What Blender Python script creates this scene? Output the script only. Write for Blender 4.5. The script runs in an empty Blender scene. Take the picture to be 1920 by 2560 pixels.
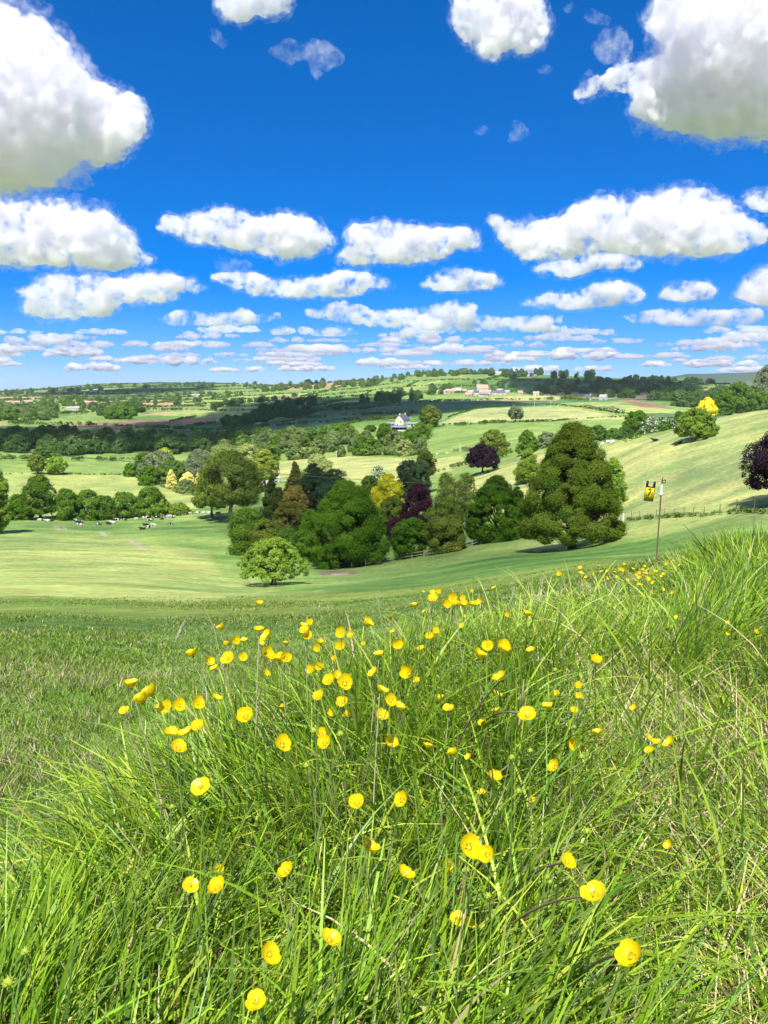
import bpy, bmesh, math, random
import numpy as np
from mathutils import Vector, Matrix, Euler, noise as mnoise
random.seed(7); RNG = np.random.default_rng(7)
S = bpy.context.scene
COL = S.collection
rad = math.radians
PITCH = rad(9.2); FPX = 1934.0; CX, CY = 960.0, 1280.0
SUN_EL = rad(57); SUN_AZ = rad(180 + 8)      # clockwise from +Y (the view direction)
SUN_DIR = Vector((math.sin(SUN_AZ)*math.cos(SUN_EL), math.cos(SUN_AZ)*math.cos(SUN_EL), math.sin(SUN_EL)))

# ---------------------------------------------------------------- camera geometry
def ray(px, py):
    u = (px-CX)/FPX; w = (CY-py)/FPX
    return Vector((u, math.cos(PITCH)+math.sin(PITCH)*w, -math.sin(PITCH)+math.cos(PITCH)*w))
def at_dist(px, py, d):           # point at horizontal distance d along the sight line
    v = ray(px, py); h = math.hypot(v.x, v.y)
    return v*(d/h)
def tan_el(px, py):
    v = ray(px, py); return v.z/math.hypot(v.x, v.y)
def azim(px, py):
    v = ray(px, py); return math.atan2(v.x, v.y)

# ---------------------------------------------------------------- objects
def link(o):
    COL.objects.link(o); return o
def tag(o, label=None, cat=None, group=None, kind=None):
    if label: o['label'] = label
    if cat: o['category'] = cat
    if group: o['group'] = group
    if kind: o['kind'] = kind
    return o
def empty(name, loc=(0,0,0), rz=0.0):
    o = bpy.data.objects.new(name, None); o.location = loc; o.rotation_euler = (0,0,rz)
    o.empty_display_size = 0.1
    return link(o)
def mesh_obj(name, me, mat=None, parent=None, loc=(0,0,0)):
    o = bpy.data.objects.new(name, me); link(o)
    if mat is not None and len(me.materials) == 0: me.materials.append(mat)
    o.location = loc
    if parent is not None: o.parent = parent
    return o
def np_mesh(name, verts, faces, col=None, smooth=False, k=None):
    """verts (n,3); faces (m,k) array of equal-sized polygons; col (n,3|4) per vertex colour"""
    me = bpy.data.meshes.new(name)
    verts = np.asarray(verts, dtype=np.float32); faces = np.asarray(faces, dtype=np.int32)
    m, k = faces.shape
    me.vertices.add(len(verts)); me.vertices.foreach_set('co', verts.ravel())
    me.loops.add(m*k); me.loops.foreach_set('vertex_index', faces.ravel())
    me.polygons.add(m); me.polygons.foreach_set('loop_start', np.arange(0, m*k, k, dtype=np.int32))
    if smooth: me.polygons.foreach_set('use_smooth', np.ones(m, dtype=bool))
    if col is not None:
        c = np.ones((len(verts), 4), dtype=np.float32); c[:, :col.shape[1]] = col
        a = me.color_attributes.new('tint', 'FLOAT_COLOR', 'POINT'); a.data.foreach_set('color', c.ravel())
    me.update(calc_edges=True)
    return me
def bm_mesh(name, bm, smooth=False):
    me = bpy.data.meshes.new(name); bm.normal_update(); bm.to_mesh(me); bm.free()
    if smooth: me.polygons.foreach_set('use_smooth', np.ones(len(me.polygons), dtype=bool))
    return me
def copy_tree(o, parent=None):
    c = o.copy(); COL.objects.link(c)
    if parent is not None: c.parent = parent
    for ch in list(o.children): copy_tree(ch, c)
    return c
def bake(o):
    """replace an object's mesh by its evaluated (modified) mesh"""
    dg = bpy.context.evaluated_depsgraph_get()
    me = bpy.data.meshes.new_from_object(o.evaluated_get(dg))
    old = o.data; o.modifiers.clear(); o.data = me
    if old.users == 0: bpy.data.meshes.remove(old)
    return o

# ---------------------------------------------------------------- materials
def new_mat(name):
    m = bpy.data.materials.new(name); m.use_nodes = True
    nt = m.node_tree; nt.nodes.clear()
    out = nt.nodes.new('ShaderNodeOutputMaterial')
    return m, nt, out
def lnk(nt, a, b): nt.links.new(a, b)
def rgb(c): return (c[0], c[1], c[2], 1.0)
def simple_mat(name, c, rough=0.6, noise_scale=30.0, var=0.25, metallic=0.0, spec=0.3, bump=0.0, coord='Object'):
    m, nt, out = new_mat(name)
    b = nt.nodes.new('ShaderNodeBsdfPrincipled'); b.inputs['Roughness'].default_value = rough
    b.inputs['Metallic'].default_value = metallic; b.inputs['Specular IOR Level'].default_value = spec
    tc = nt.nodes.new('ShaderNodeTexCoord'); n = nt.nodes.new('ShaderNodeTexNoise')
    n.inputs['Scale'].default_value = noise_scale; n.inputs['Detail'].default_value = 6
    lnk(nt, tc.outputs[coord], n.inputs['Vector'])
    mx = nt.nodes.new('ShaderNodeMix'); mx.data_type = 'RGBA'
    lnk(nt, n.outputs['Fac'], mx.inputs[0])
    mx.inputs[6].default_value = rgb([x*(1-var) for x in c]); mx.inputs[7].default_value = rgb([min(1, x*(1+var)) for x in c])
    lnk(nt, mx.outputs[2], b.inputs['Base Color'])
    if bump:
        bp = nt.nodes.new('ShaderNodeBump'); bp.inputs['Strength'].default_value = bump
        lnk(nt, n.outputs['Fac'], bp.inputs['Height']); lnk(nt, bp.outputs[0], b.inputs['Normal'])
    lnk(nt, b.outputs[0], out.inputs[0])
    return m

# ---------------------------------------------------------------- world, sun, camera
def setup_world():
    w = bpy.data.worlds.new('World'); S.world = w; w.use_nodes = True
    nt = w.node_tree; nt.nodes.clear()
    out = nt.nodes.new('ShaderNodeOutputWorld'); bg = nt.nodes.new('ShaderNodeBackground')
    sky = nt.nodes.new('ShaderNodeTexSky'); sky.sky_type = 'NISHITA'; sky.sun_disc = False
    sky.sun_elevation = SUN_EL; sky.sun_rotation = SUN_AZ
    sky.altitude = 200; sky.air_density = 0.5; sky.dust_density = 0.22; sky.ozone_density = 7.0
    hs = nt.nodes.new('ShaderNodeHueSaturation'); hs.inputs['Saturation'].default_value = SKY_SAT
    hs.inputs['Value'].default_value = SKY_VAL
    gm = nt.nodes.new('ShaderNodeGamma'); gm.inputs[1].default_value = 0.72
    mx = nt.nodes.new('ShaderNodeMix'); mx.data_type = 'RGBA'; mx.blend_type = 'MULTIPLY'; mx.inputs[0].default_value = 1; mx.inputs[7].default_value = (0.92, 0.95, 1.24, 1)
    lnk(nt, sky.outputs[0], gm.inputs[0]); lnk(nt, gm.outputs[0], hs.inputs['Color']); lnk(nt, hs.outputs[0], mx.inputs[6]); lnk(nt, mx.outputs[2], bg.inputs[0])
    bg.inputs[1].default_value = SKY_STR
    lnk(nt, bg.outputs[0], out.inputs[0])
    L = bpy.data.lights.new('sun', 'SUN'); L.energy = SUN_STR; L.angle = rad(0.53); L.color = (1.0, 0.955, 0.88)
    o = link(bpy.data.objects.new('sun', L)); o.rotation_euler = (-SUN_DIR).to_track_quat('-Z', 'Y').to_euler()
    o.location = SUN_DIR*50
    cam = bpy.data.cameras.new('camera'); c = link(bpy.data.objects.new('camera', cam))
    cam.sensor_fit = 'VERTICAL'; cam.sensor_height = 34.6; cam.lens = 34.6*FPX/2560.0
    cam.clip_start = 0.05; cam.clip_end = 200000
    c.rotation_euler = (math.pi/2-PITCH, 0, 0)
    S.camera = c
    S.view_settings.view_transform = 'Standard'; S.view_settings.look = 'None'
    S.view_settings.exposure = EXPOSURE; S.view_settings.gamma = 1.0
    S.render.engine = 'CYCLES'
    cy = S.cycles
    cy.volume_bounces = VOL_BOUNCES; cy.max_bounces = max(12, VOL_BOUNCES); cy.diffuse_bounces = 3; cy.transparent_max_bounces = 16
    cy.use_denoising = True
    cy.volume_step_rate = 0.4; cy.volume_max_steps = 128
SKY_SAT, SKY_VAL, SKY_STR, SUN_STR, EXPOSURE, VOL_BOUNCES = 1.6, 1.0, 0.150, 5.0, 0.68, 24
setup_world()
# ---------------------------------------------------------------- clouds
def cloud_mat(name, density, size, thr=0.46, soft=0.17, albedo=(0.970,0.960,0.977)):
    m, nt, out = new_mat(name)
    v = nt.nodes.new('ShaderNodeVolumePrincipled'); v.inputs['Density'].default_value = density
    v.inputs['Color'].default_value = rgb(albedo); v.inputs['Anisotropy'].default_value = 0.3
    tc = nt.nodes.new('ShaderNodeTexCoord'); n = nt.nodes.new('ShaderNodeTexNoise')
    n.inputs['Scale'].default_value = 1.35/size; n.inputs['Detail'].default_value = 9; n.inputs['Roughness'].default_value = 0.70
    lnk(nt, tc.outputs['Object'], n.inputs['Vector'])
    mr = nt.nodes.new('ShaderNodeMapRange'); mr.interpolation_type = 'SMOOTHSTEP'
    mr.inputs['From Min'].default_value = thr; mr.inputs['From Max'].default_value = thr+soft
    mr.inputs['To Min'].default_value = 0.0; mr.inputs['To Max'].default_value = density
    lnk(nt, n.outputs['Fac'], mr.inputs['Value']); lnk(nt, mr.outputs[0], v.inputs['Density'])
    lnk(nt, v.outputs[0], out.inputs['Volume'])
    return m
_tex = {}
def tex(size, depth):
    k = (round(size, 3), depth)
    if k not in _tex:
        t = bpy.data.textures.new('cloud_noise', 'CLOUDS'); t.noise_scale = size; t.noise_depth = depth
        t.noise_basis = 'ORIGINAL_PERLIN'
        _tex[k] = t
    return _tex[k]
def seg_dist(P, poly):
    """distance of points P (n,2) to the closed polygon's outline and an inside flag"""
    n = len(poly); d = np.full(len(P), 1e9); inside = np.zeros(len(P), bool)
    for i in range(n):
        a = poly[i]; b = poly[(i+1) % n]; ab = b-a
        t = np.clip(((P-a)@ab)/max(1e-9, ab@ab), 0, 1)
        d = np.minimum(d, np.linalg.norm(P-(a+t[:, None]*ab), axis=1))
        cond = ((a[1] > P[:, 1]) != (b[1] > P[:, 1]))
        with np.errstate(divide='ignore', invalid='ignore'):
            xi = (b[0]-a[0])*(P[:, 1]-a[1])/(b[1]-a[1])+a[0]
        inside ^= cond & (P[:, 0] < xi)
    return d, inside
def ico(sub=2):
    bm = bmesh.new(); bmesh.ops.create_icosphere(bm, subdivisions=sub, radius=1.0)
    V = np.array([v.co[:] for v in bm.verts]); F = np.array([[v.index for v in f.verts] for f in bm.faces]); bm.free()
    return V, F
ICO_V, ICO_F = ico(2)
def spheres_mesh(C, R, squash=1.0):
    n = len(C)
    V = (ICO_V[None]*R[:, None, None]*np.array([1, 1, squash])+C[:, None]).reshape(-1, 3)
    F = (ICO_F[None]+(np.arange(n)*len(ICO_V))[:, None, None]).reshape(-1, 3)
    return np_mesh('cloud', V, F)
def make_cloud(name, C, R, mat, vox, rough=1.0, squash=1.0, origin=None):
    """C centres, R radii in metres; fused, roughened hull around the puffs"""
    C = np.asarray(C, float); R = np.asarray(R, float)
    org = C.mean(0) if origin is None else np.asarray(origin, float)
    o = mesh_obj(name, spheres_mesh(C-org, R, squash), mat)
    size = np.percentile(R, 80)
    md = o.modifiers.new('fuse', 'REMESH'); md.mode = 'VOXEL'; md.voxel_size = vox; md.use_smooth_shade = True
    for s, a, dpt in ((1.1, 0.65, 1), (0.42, 0.5, 2), (0.16, 0.24, 3)):
        d = o.modifiers.new('roughen', 'DISPLACE'); d.texture = tex(size*s, dpt); d.texture_coords = 'LOCAL'
        d.strength = size*a*rough; d.mid_level = 0.5; d.direction = 'NORMAL'
    md = o.modifiers.new('fuse_again', 'REMESH'); md.mode = 'VOXEL'; md.voxel_size = vox*0.8; md.use_smooth_shade = True
    bake(o); o.location = org
    return o
def puffs(poly, n, rng, rmin=4.0, fill=0.98):
    """puff centres and radii (pixels) that fill an outline"""
    poly = np.array(poly, float); lo, hi = poly.min(0), poly.max(0)
    P = lo+(hi-lo)*rng.random((6000, 2)); d, ins = seg_dist(P, poly)
    P, d = P[ins], d[ins]
    o = np.argsort(-d*(0.6+0.8*rng.random(len(d))))
    P, d = P[o], d[o]; keepP, keepR = [], []
    for p, r in zip(P, d):
        if r < rmin: continue
        r = r*fill
        if keepP:
            K = np.array(keepP); KR = np.array(keepR)
            dd = np.linalg.norm(K-p, axis=1)
            if np.any(dd < np.maximum(KR*0.62, r*0.5)): continue
        keepP.append(p); keepR.append(r)
        if len(keepP) >= n: break
    return np.array(keepP), np.array(keepR)
def cloud_from_outline(poly, dist, mat, rng, n=70, vox_px=2.2, rough=1.0, depth=0.7, rmin=5.0, name='cloud', fringe=None):
    P, R = puffs(poly, n, rng, rmin)
    cx, cy = P.mean(0); m_px = at_dist(cx, cy, dist).length/FPX
    C = []; RR = []
    rm = R.max()
    for (px, py), r in zip(P, R):
        v = at_dist(px, py, dist*1.0)
        off = (rng.random()-0.5)*2*depth*(rm*1.3-0.5*r)*m_px
        k = 1+off/dist
        C.append((v*k)[:]); RR.append(r*m_px*k)
    o = make_cloud(name, C, RR, mat, vox_px*m_px, rough)
    if fringe is not None:       # torn, thin vapour round the dense heart
        f = make_cloud('wisps', C, np.array(RR)*1.10+5.0*m_px, fringe, vox_px*1.3*m_px, rough*1.5)
        f.parent = o; f.location = (0, 0, 0)
    return o
CLOUD_OUTLINES = [
 # (outline in photograph pixels, distance, label)
 ([(-160,60),(-60,50),(60,72),(120,95),(165,150),(215,205),(255,225),(300,235),(345,240),(372,290),(360,330),(320,350),(270,400),(215,410),(180,380),(150,400),(110,455),(50,462),(-60,470),(-160,440)], 2600, 'large white cumulus cut off by the left edge of the picture, highest on that side'),
 ([(-150,500),(0,505),(60,520),(130,502),(170,510),(210,525),(265,525),(300,560),(340,590),(350,630),(400,650),(340,672),(250,672),(180,660),(60,660),(-150,655)], 4200, 'broad flat-based cumulus at the left edge below the largest left cloud'),
 ([(380,575),(410,540),(470,540),(520,530),(545,514),(600,530),(650,545),(700,535),(760,540),(810,565),(845,600),(835,620),(780,640),(700,650),(650,635),(560,615),(480,610),(420,580)], 4200, 'long white cumulus left of centre with a domed top'),
 ([(830,650),(870,610),(850,585),(880,560),(930,560),(960,548),(1000,560),(1060,565),(1120,570),(1165,565),(1200,580),(1200,620),(1150,620),(1100,650),(1020,660),(930,660),(870,665)], 4300, 'white cumulus in the middle of the sky with a ragged right end'),
 ([(1210,545),(1235,535),(1280,560),(1330,555),(1370,552),(1420,530),(1440,505),(1500,495),(1560,500),(1620,490),(1690,478),(1760,478),(1810,500),(1850,540),(1890,560),(1930,570),(1910,610),(1850,625),(1720,635),(1600,640),(1510,625),(1420,645),(1310,650),(1270,620),(1240,590)], 4000, 'widest cumulus of the sky, right of centre with rounded white tops'),
 ([(1320,665),(1400,650),(1480,630),(1560,635),(1610,655),(1600,675),(1500,672),(1430,695),(1350,690)], 4700, 'small grey-bottomed cloud fragment under the widest cumulus'),
 ([(1850,490),(1880,475),(1930,475),(2000,470),(2000,540),(1930,530),(1880,520)], 4200, 'white puff cut off by the right edge beside the widest cumulus'),
 ([(1140,0),(1130,60),(1170,90),(1200,130),(1225,155),(1250,140),(1270,105),(1310,130),(1350,115),(1375,80),(1360,30),(1330,-20),(1240,-60),(1150,-50)], 2300, 'white cloud touching the top edge right of centre'),
 ([(1480,-80),(1690,-80),(1640,10),(1620,60),(1640,90),(1690,100),(1720,130),(1680,150),(1650,140),(1630,160),(1590,160),(1560,150),(1520,190),(1480,195),(1410,240),(1430,250),(1500,230),(1560,215),(1590,240),(1560,270),(1600,295),(1680,310),(1750,325),(1850,310),(1930,310),(2080,300),(2080,-120),(1700,-120)], 2300, 'huge grey and white cumulus filling the upper right corner'),
 ([(545,-60),(540,15),(560,55),(590,45),(640,30),(690,35),(725,20),(740,-40)], 2200, 'white cloud touching the top edge left of centre'),
 ([(650,125),(690,115),(730,95),(760,115),(780,100),(820,105),(865,140),(860,160),(820,170),(790,205),(775,180),(770,150),(740,150),(725,175),(705,150)], 2300, 'thin torn cloud wisp below the top edge left of centre'),
 ([(1265,360),(1285,295),(1310,310),(1330,335),(1300,350)], 2600, 'faint small wisp in the clear blue right of centre'),
 ([(1475,120),(1500,80),(1540,70),(1575,100),(1585,140),(1540,150),(1500,150)], 2400, 'thin grey wisp left of the huge corner cloud'),
 ([(1455,40),(1480,20),(1500,35),(1530,45),(1520,65),(1480,55)], 2400, 'small torn wisp high above the huge corner cloud'),
 ([(1405,20),(1430,0),(1440,10),(1420,35)], 2400, 'tiny wisp at the top edge between the two upper right clouds'),
 ([(120,425),(170,415),(215,420),(240,465),(200,475),(140,465)], 2600, 'thin wisp hanging below the large left cloud'),
 ([(510,80),(540,70),(560,90),(575,110),(555,120),(530,100)], 2300, 'small faint wisp left of the torn cloud wisp'),
 ([(520,650),(560,640),(620,650),(640,665),(600,680),(540,675)], 4600, 'faint grey wisp under the long left cumulus'),
 ([(1180,330),(1210,310),(1228,325),(1205,340)], 2600, 'second faint wisp beside the small wisp in the clear blue'),
 ([(1342,165),(1360,160),(1385,170),(1375,185),(1345,182)], 2500, 'tiny wisp between the two upper right clouds'),
 # second row
 ([(30,725),(80,715),(110,690),(160,688),(200,695),(240,685),(290,695),(350,683),(420,682),(480,695),(520,715),(500,730),(440,732),(450,750),(400,755),(300,760),(270,790),(120,795),(40,780),(60,750)], 6200, 'long cumulus bank low on the left with two tiers'),
 ([(510,690),(560,680),(640,680),(690,700),(740,695),(800,690),(850,675),(920,680),(990,710),(980,720),(920,720),(910,740),(800,745),(640,742),(580,720)], 6200, 'long cumulus bank low left of the centre'),
 ([(1045,715),(1075,690),(1110,675),(1160,668),(1200,680),(1240,685),(1260,705),(1240,722),(1160,728),(1080,728)], 6000, 'small oval cumulus below the middle cloud'),
 ([(1290,760),(1330,745),(1370,730),(1420,735),(1460,720),(1480,708),(1540,700),(1580,710),(1620,735),(1600,755),(1520,765),(1440,775),(1350,772)], 6400, 'bright two-humped cumulus low on the right'),
 ([(1640,745),(1670,710),(1710,702),(1770,705),(1795,725),(1780,745),(1710,755)], 6400, 'rounded small cumulus right of the two-humped one'),
 ([(1830,745),(1860,700),(1900,670),(2000,670),(2000,765),(1900,760)], 6200, 'greyish cloud low at the right edge'),
 # third row
 ([(385,800),(440,775),(520,775),(570,780),(610,765),(640,785),(700,780),(710,795),(640,812),(560,815),(430,815)], 9000, 'flat cumulus low over the hills left of centre'),
 ([(720,775),(780,770),(840,752),(900,755),(930,775),(1000,770),(1060,765),(1140,748),(1195,760),(1190,785),(1240,790),(1300,790),(1400,785),(1430,800),(1380,812),(1480,815),(1470,828),(1350,832),(1200,830),(1000,825),(800,800)], 9000, 'longest flat cloud bank low over the central hill'),
 ([(1550,790),(1620,775),(1700,768),(1800,775),(1900,770),(1920,800),(1850,815),(1700,815),(1580,808)], 9000, 'flat white bank low over the right-hand hills'),
 ([(670,825),(700,812),(730,815),(745,828),(720,838),(680,838)], 10000, 'tiny puff low over the hills left of centre'),
 ([(765,835),(800,818),(830,810),(880,820),(900,835),(860,842),(790,842)], 10000, 'little white cumulus with a pointed top low over the centre'),
]
def build_clouds():
    rng = np.random.default_rng(3)
    out = []
    for poly, dist, label in CLOUD_OUTLINES:
        d_ = dist
        wpx = max(p[0] for p in poly)-min(p[0] for p in poly)
        m = cloud_mat('cloud_vapour', CLOUD_OD/(60*dist/FPX), 60*dist/FPX)
        if 'wisp' in label: m = cloud_mat('thin_cloud_vapour', CLOUD_OD*0.10/(60*dist/FPX), 40*dist/FPX)
        small = wpx < 300
        o = cloud_from_outline(poly, dist, m, rng, n=150, vox_px=2.0 if wpx > 120 else 1.2, rmin=3.0 if dist < 6000 else 1.6, fringe=cloud_mat('wispy_vapour', CLOUD_OD*0.11/(60*dist/FPX), 30*dist/FPX, 0.47, 0.2) if ('wisp' not in label and dist < 7000) else None)
        tag(o, label, 'cloud')
        out.append(o)
    return out
CLOUD_OD = 8.5
build_clouds()
def build_far_clouds():
    """rows of little flat cumulus towards the horizon: a few shapes, copied"""
    rng = np.random.default_rng(8); protos = []
    for k in range(9):
        m = cloud_mat('far_cloud_vapour', 4.5/120.0, 85.0, 0.42, 0.22, (0.996,0.992,0.996))
        n = 16; L = 300+260*rng.random(); x = (rng.random(n)-0.5)*2*L; env = np.sqrt(np.maximum(0, 1-(x/L)**2*0.9))
        r = (40+95*rng.random(n)**1.3)*env+22; C = np.column_stack([x, (rng.random(n)-0.5)*160, r*0.75*(0.7+0.6*rng.random(n))])
        o = make_cloud('cloud', C, r, m, 9.0, 1.0, 0.8, origin=(0, 0, 0)); protos.append(o)
    rows = [(836,11000,8),(852,12500,10),(866,14500,11),(880,17000,12),(893,20000,12),(906,24500,11),(918,30000,9),(929,37000,6)]
    first = [True]*9
    for y, dist, n in rows:
        for i in range(n):
            px = -60+(i+rng.random()*0.95)*2040/n; k = int(rng.integers(9)); p = at_dist(px, y+rng.normal()*4, dist*(0.95+0.1*rng.random()))
            if first[k]: o = protos[k]; first[k] = False
            else: o = protos[k].copy(); COL.objects.link(o)
            s = dist/11000*(0.42+0.4*rng.random()) ; o.location = p; o.scale = (s*(1.0+1.1*rng.random()), s, s*(0.55+0.45*rng.random()))
            o.rotation_euler = (0, 0, rng.normal()*0.25+(math.pi if rng.random() < 0.5 else 0)); tag(o, 'small flat cumulus in the crowded rows low above the horizon', 'cloud', 'small clouds in rows above the horizon')
    for k in range(9):
        if first[k]: bpy.data.objects.remove(protos[k])
build_far_clouds()
# ---------------------------------------------------------------- the air over the valley
def build_haze():
    bm = bmesh.new(); bmesh.ops.create_cube(bm, size=1.0)
    zt, zb = HAZE_TOP, -330.0
    for v in bm.verts: v.co = ((v.co.x)*29000, (v.co.y)*29000, zb if v.co.z < 0 else zt)
    m, nt, out = new_mat('haze')
    v = nt.nodes.new('ShaderNodeVolumePrincipled'); v.inputs['Density'].default_value = HAZE_DENS; v.inputs['Color'].default_value = (0.86, 0.93, 1.0, 1); v.inputs['Anisotropy'].default_value = 0.2
    lnk(nt, v.outputs[0], out.inputs['Volume'])
    tag(mesh_obj('haze', bm_mesh('haze', bm), m), kind='stuff')
HAZE_TOP, HAZE_DENS = 135.0, 0.00004
build_haze()
# ---------------------------------------------------------------- the lie of the land
# Height profiles along compass lines from the viewpoint: near part as (distance, height), then
# (row of the photograph, distance) for ground one can see, ('z', distance, height) for dips one cannot.
PROFILES = {
 0:    ([(0,-1.12),(1.2,-1.15),(2,-1.35),(5,-2.3)], [(1700,8),(1640,10.5),(1600,14),(1550,21),(1500,38),(1460,65),(1420,105),(1390,140),(1350,190),(1310,250),(1297,275),(1240,345),(1186,420),(1150,510),(1115,620),(1085,760),(1060,950),(1040,1180),(1010,1800),(990,2700),(981,4000),('z',7000,-90)]),
 300:  ([(0,-1.12),(1.2,-1.13),(2.3,-1.3),(5,-2.2)], [(1640,10.5),(1600,14),(1550,21),(1500,38),(1460,68),(1420,108),(1390,140),(1350,195),(1310,255),(1290,280),(1240,345),(1186,430),(1150,520),(1120,610),(1090,740),(1065,900),(1040,1150),(1010,1750),(990,2500),(975,3300),(958,4300),('z',7000,-60)]),
 600:  ([(0,-1.12),(1.3,-1.12),(2.6,-1.28),(5,-2.05)], [(1600,13),(1550,20),(1500,38),(1463,85),(1430,115),(1400,145),(1370,170),(1330,200),(1303,240),(1250,300),(1200,390),(1150,520),(1120,610),(1090,720),(1060,950),(1040,1150),(1010,1700),(990,2300),(970,3100),(958,4200),('z',7000,-60)]),
 850:  ([(0,-1.12),(1.4,-1.1),(2.8,-1.25),(5,-1.85)], [(1560,16),(1520,26),(1480,50),(1450,90),(1430,118),(1415,135),(1380,155),(1330,190),(1280,225),(1210,300),(1160,400),(1140,470),(1105,560),(1065,700),(1040,900),(1010,1300),(985,2000),(965,2500),(954,2900),('z',5000,-60)]),
 1050: ([(0,-1.12),(1.5,-1.1),(3,-1.2),(5,-1.7)], [(1540,14),(1500,24),(1470,45),(1430,90),(1395,125),(1350,160),(1300,195),(1240,250),(1180,330),(1140,430),(1110,520),(1070,640),(1040,850),(1010,1200),(985,1650),(960,2000),(940,2350),(934,2550),('z',4500,-60)]),
 1250: ([(0,-1.12),(1.5,-1.1),(3,-1.18),(5,-1.55)], [(1520,12),(1480,20),(1450,32),(1420,60),(1395,90),(1360,125),(1335,145),(1270,185),(1205,225),(1183,245),(1140,320),(1100,430),(1060,580),(1050,660),(1022,900),(1000,1200),(985,1600),(960,2000),(940,2300),(935,2450),('z',4500,-60)]),
 1430: ([(0,-1.12),(1.5,-1.1),(3,-1.15),(5,-1.45)], [(1500,10),(1450,18),(1425,30),(1400,60),(1372,105),(1340,130),(1300,150),(1200,200),(1130,245),(1100,290),(1085,400),(1060,560),(1045,700),(1018,900),(1000,1200),(985,1600),(962,2000),(945,2300),(940,2450),('z',4500,-60)]),
 1640: ([(0,-1.12),(1.5,-1.1),(3,-1.12),(5,-1.4)], [(1428,8.6),(1410,20),(1400,35),(1385,65),(1340,95),(1290,115),(1240,135),(1160,165),(1110,200),(1080,240),('z',300,-22),('z',420,-32),(1038,660),(1020,850),(1000,1150),(985,1600),(965,2050),(950,2400),('z',4500,-50)]),
 1800: ([(0,-1.12),(1.5,-1.1),(3,-1.1),(5,-1.3),(8.6,-1.85)], [(1395,20),(1380,40),(1360,60),(1330,80),(1285,100),(1240,115),(1160,145),(1100,180),(1040,220),('z',280,-14),('z',400,-32),('z',700,-30),(985,1600),(966,2300),(962,2600),('z',4500,-40)]),
 1920: ([(0,-1.12),(1.5,-1.1),(3,-1.08),(5,-1.25),(8.6,-1.75)], [(1390,18),(1370,35),(1340,55),(1285,90),(1230,105),(1150,130),(1080,170),(1020,215),('z',280,-12),('z',400,-32),('z',700,-30),(985,1600),(968,2300),(964,2600),('z',4500,-40)]),
}
def pchip(x, y, xi):
    x = np.asarray(x, float); y = np.asarray(y, float); h = np.diff(x); d = np.diff(y)/h
    m = np.zeros_like(y)
    m[0], m[-1] = d[0], d[-1]
    for i in range(1, len(x)-1):
        if d[i-1]*d[i] <= 0: m[i] = 0
        else:
            w1 = 2*h[i]+h[i-1]; w2 = h[i]+2*h[i-1]; m[i] = (w1+w2)/(w1/d[i-1]+w2/d[i])
    xi = np.clip(xi, x[0], x[-1]); k = np.clip(np.searchsorted(x, xi)-1, 0, len(x)-2)
    t = (xi-x[k])/h[k]; t2 = t*t; t3 = t2*t
    return (2*t3-3*t2+1)*y[k]+(t3-2*t2+t)*h[k]*m[k]+(-2*t3+3*t2)*y[k+1]+(t3-t2)*h[k]*m[k+1]
NR = 820
R_GRID = np.concatenate([[0.0], np.geomspace(0.35, 12000, NR-1)])
_cols = sorted(PROFILES); _az = []; _prof = []
for px in _cols:
    near, far = PROFILES[px]; rr = [a for a, b in near]; zz = [b for a, b in near]
    for e in far:
        if e[0] == 'z': rr.append(e[1]); zz.append(e[2])
        else: rr.append(e[1]); zz.append(e[1]*tan_el(px, e[0]))
    rr.append(13000); zz.append(zz[-1]-150)
    s = np.log(np.array(rr)+1.0)
    _az.append(azim(px, 1150)); _prof.append(pchip(s, zz, np.log(R_GRID+1.0)))
_az = np.array(_az); _prof = np.array(_prof)
FAR_PLATEAU = None
AZ_GRID = np.concatenate([np.radians(np.arange(-180, -36, 4.0)), np.radians(np.linspace(-36, 36, 801)), np.radians(np.arange(40, 180.1, 4.0))])
Z = np.zeros((len(AZ_GRID), NR))
for j in range(NR):
    m_ = np.interp(np.clip(AZ_GRID, _az[0], _az[-1]), _az, _prof[:, j])
    Z[:, j] = m_
# smooth across the compass
def smooth_cols(A, sig):
    k = np.arange(-3*sig, 3*sig+1); w = np.exp(-0.5*(k/sig)**2); w /= w.sum()
    P = np.pad(A, ((3*sig, 3*sig), (0, 0)), mode='edge'); out = np.zeros_like(A)
    for i, wi in enumerate(w): out += wi*P[i:i+len(A)]
    return out
Z = smooth_cols(Z, 14)
# behind the viewer the shoulder of the hill runs on gently upward
fb = np.clip((np.abs(AZ_GRID)-rad(42))/rad(50), 0, 1); fb = fb*fb*(3-2*fb)
Zb = -1.12+0.05*R_GRID/(1+R_GRID/120.0); Zb = np.where(R_GRID > 400, Zb-0.02*(R_GRID-400), Zb)
Z = Z*(1-fb[:, None])+Zb[None]*fb[:, None]
XG = np.sin(AZ_GRID)[:, None]*R_GRID[None]; YG = np.cos(AZ_GRID)[:, None]*R_GRID[None]
def vnoise(x, y, seed=0):
    """smooth value noise, vectorised"""
    xi = np.floor(x).astype(np.int64); yi = np.floor(y).astype(np.int64); fx = x-xi; fy = y-yi
    fx = fx*fx*(3-2*fx); fy = fy*fy*(3-2*fy)
    def h(a, b):
        n = (a*374761393+b*668265263+seed*1442695041) & 0xffffffff
        n = ((n ^ (n >> 13))*1274126177) & 0xffffffff
        return ((n ^ (n >> 16)) & 0xffff)/65535.0
    return (h(xi, yi)*(1-fx)+h(xi+1, yi)*fx)*(1-fy)+(h(xi, yi+1)*(1-fx)+h(xi+1, yi+1)*fx)*fy
def fbm(x, y, seed=0, oct=4):
    s = 0; a = 0.5; t = 0
    for i in range(oct):
        s = s+a*vnoise(x*2**i, y*2**i, seed+i*17); t += a; a *= 0.5
    return s/t
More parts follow.
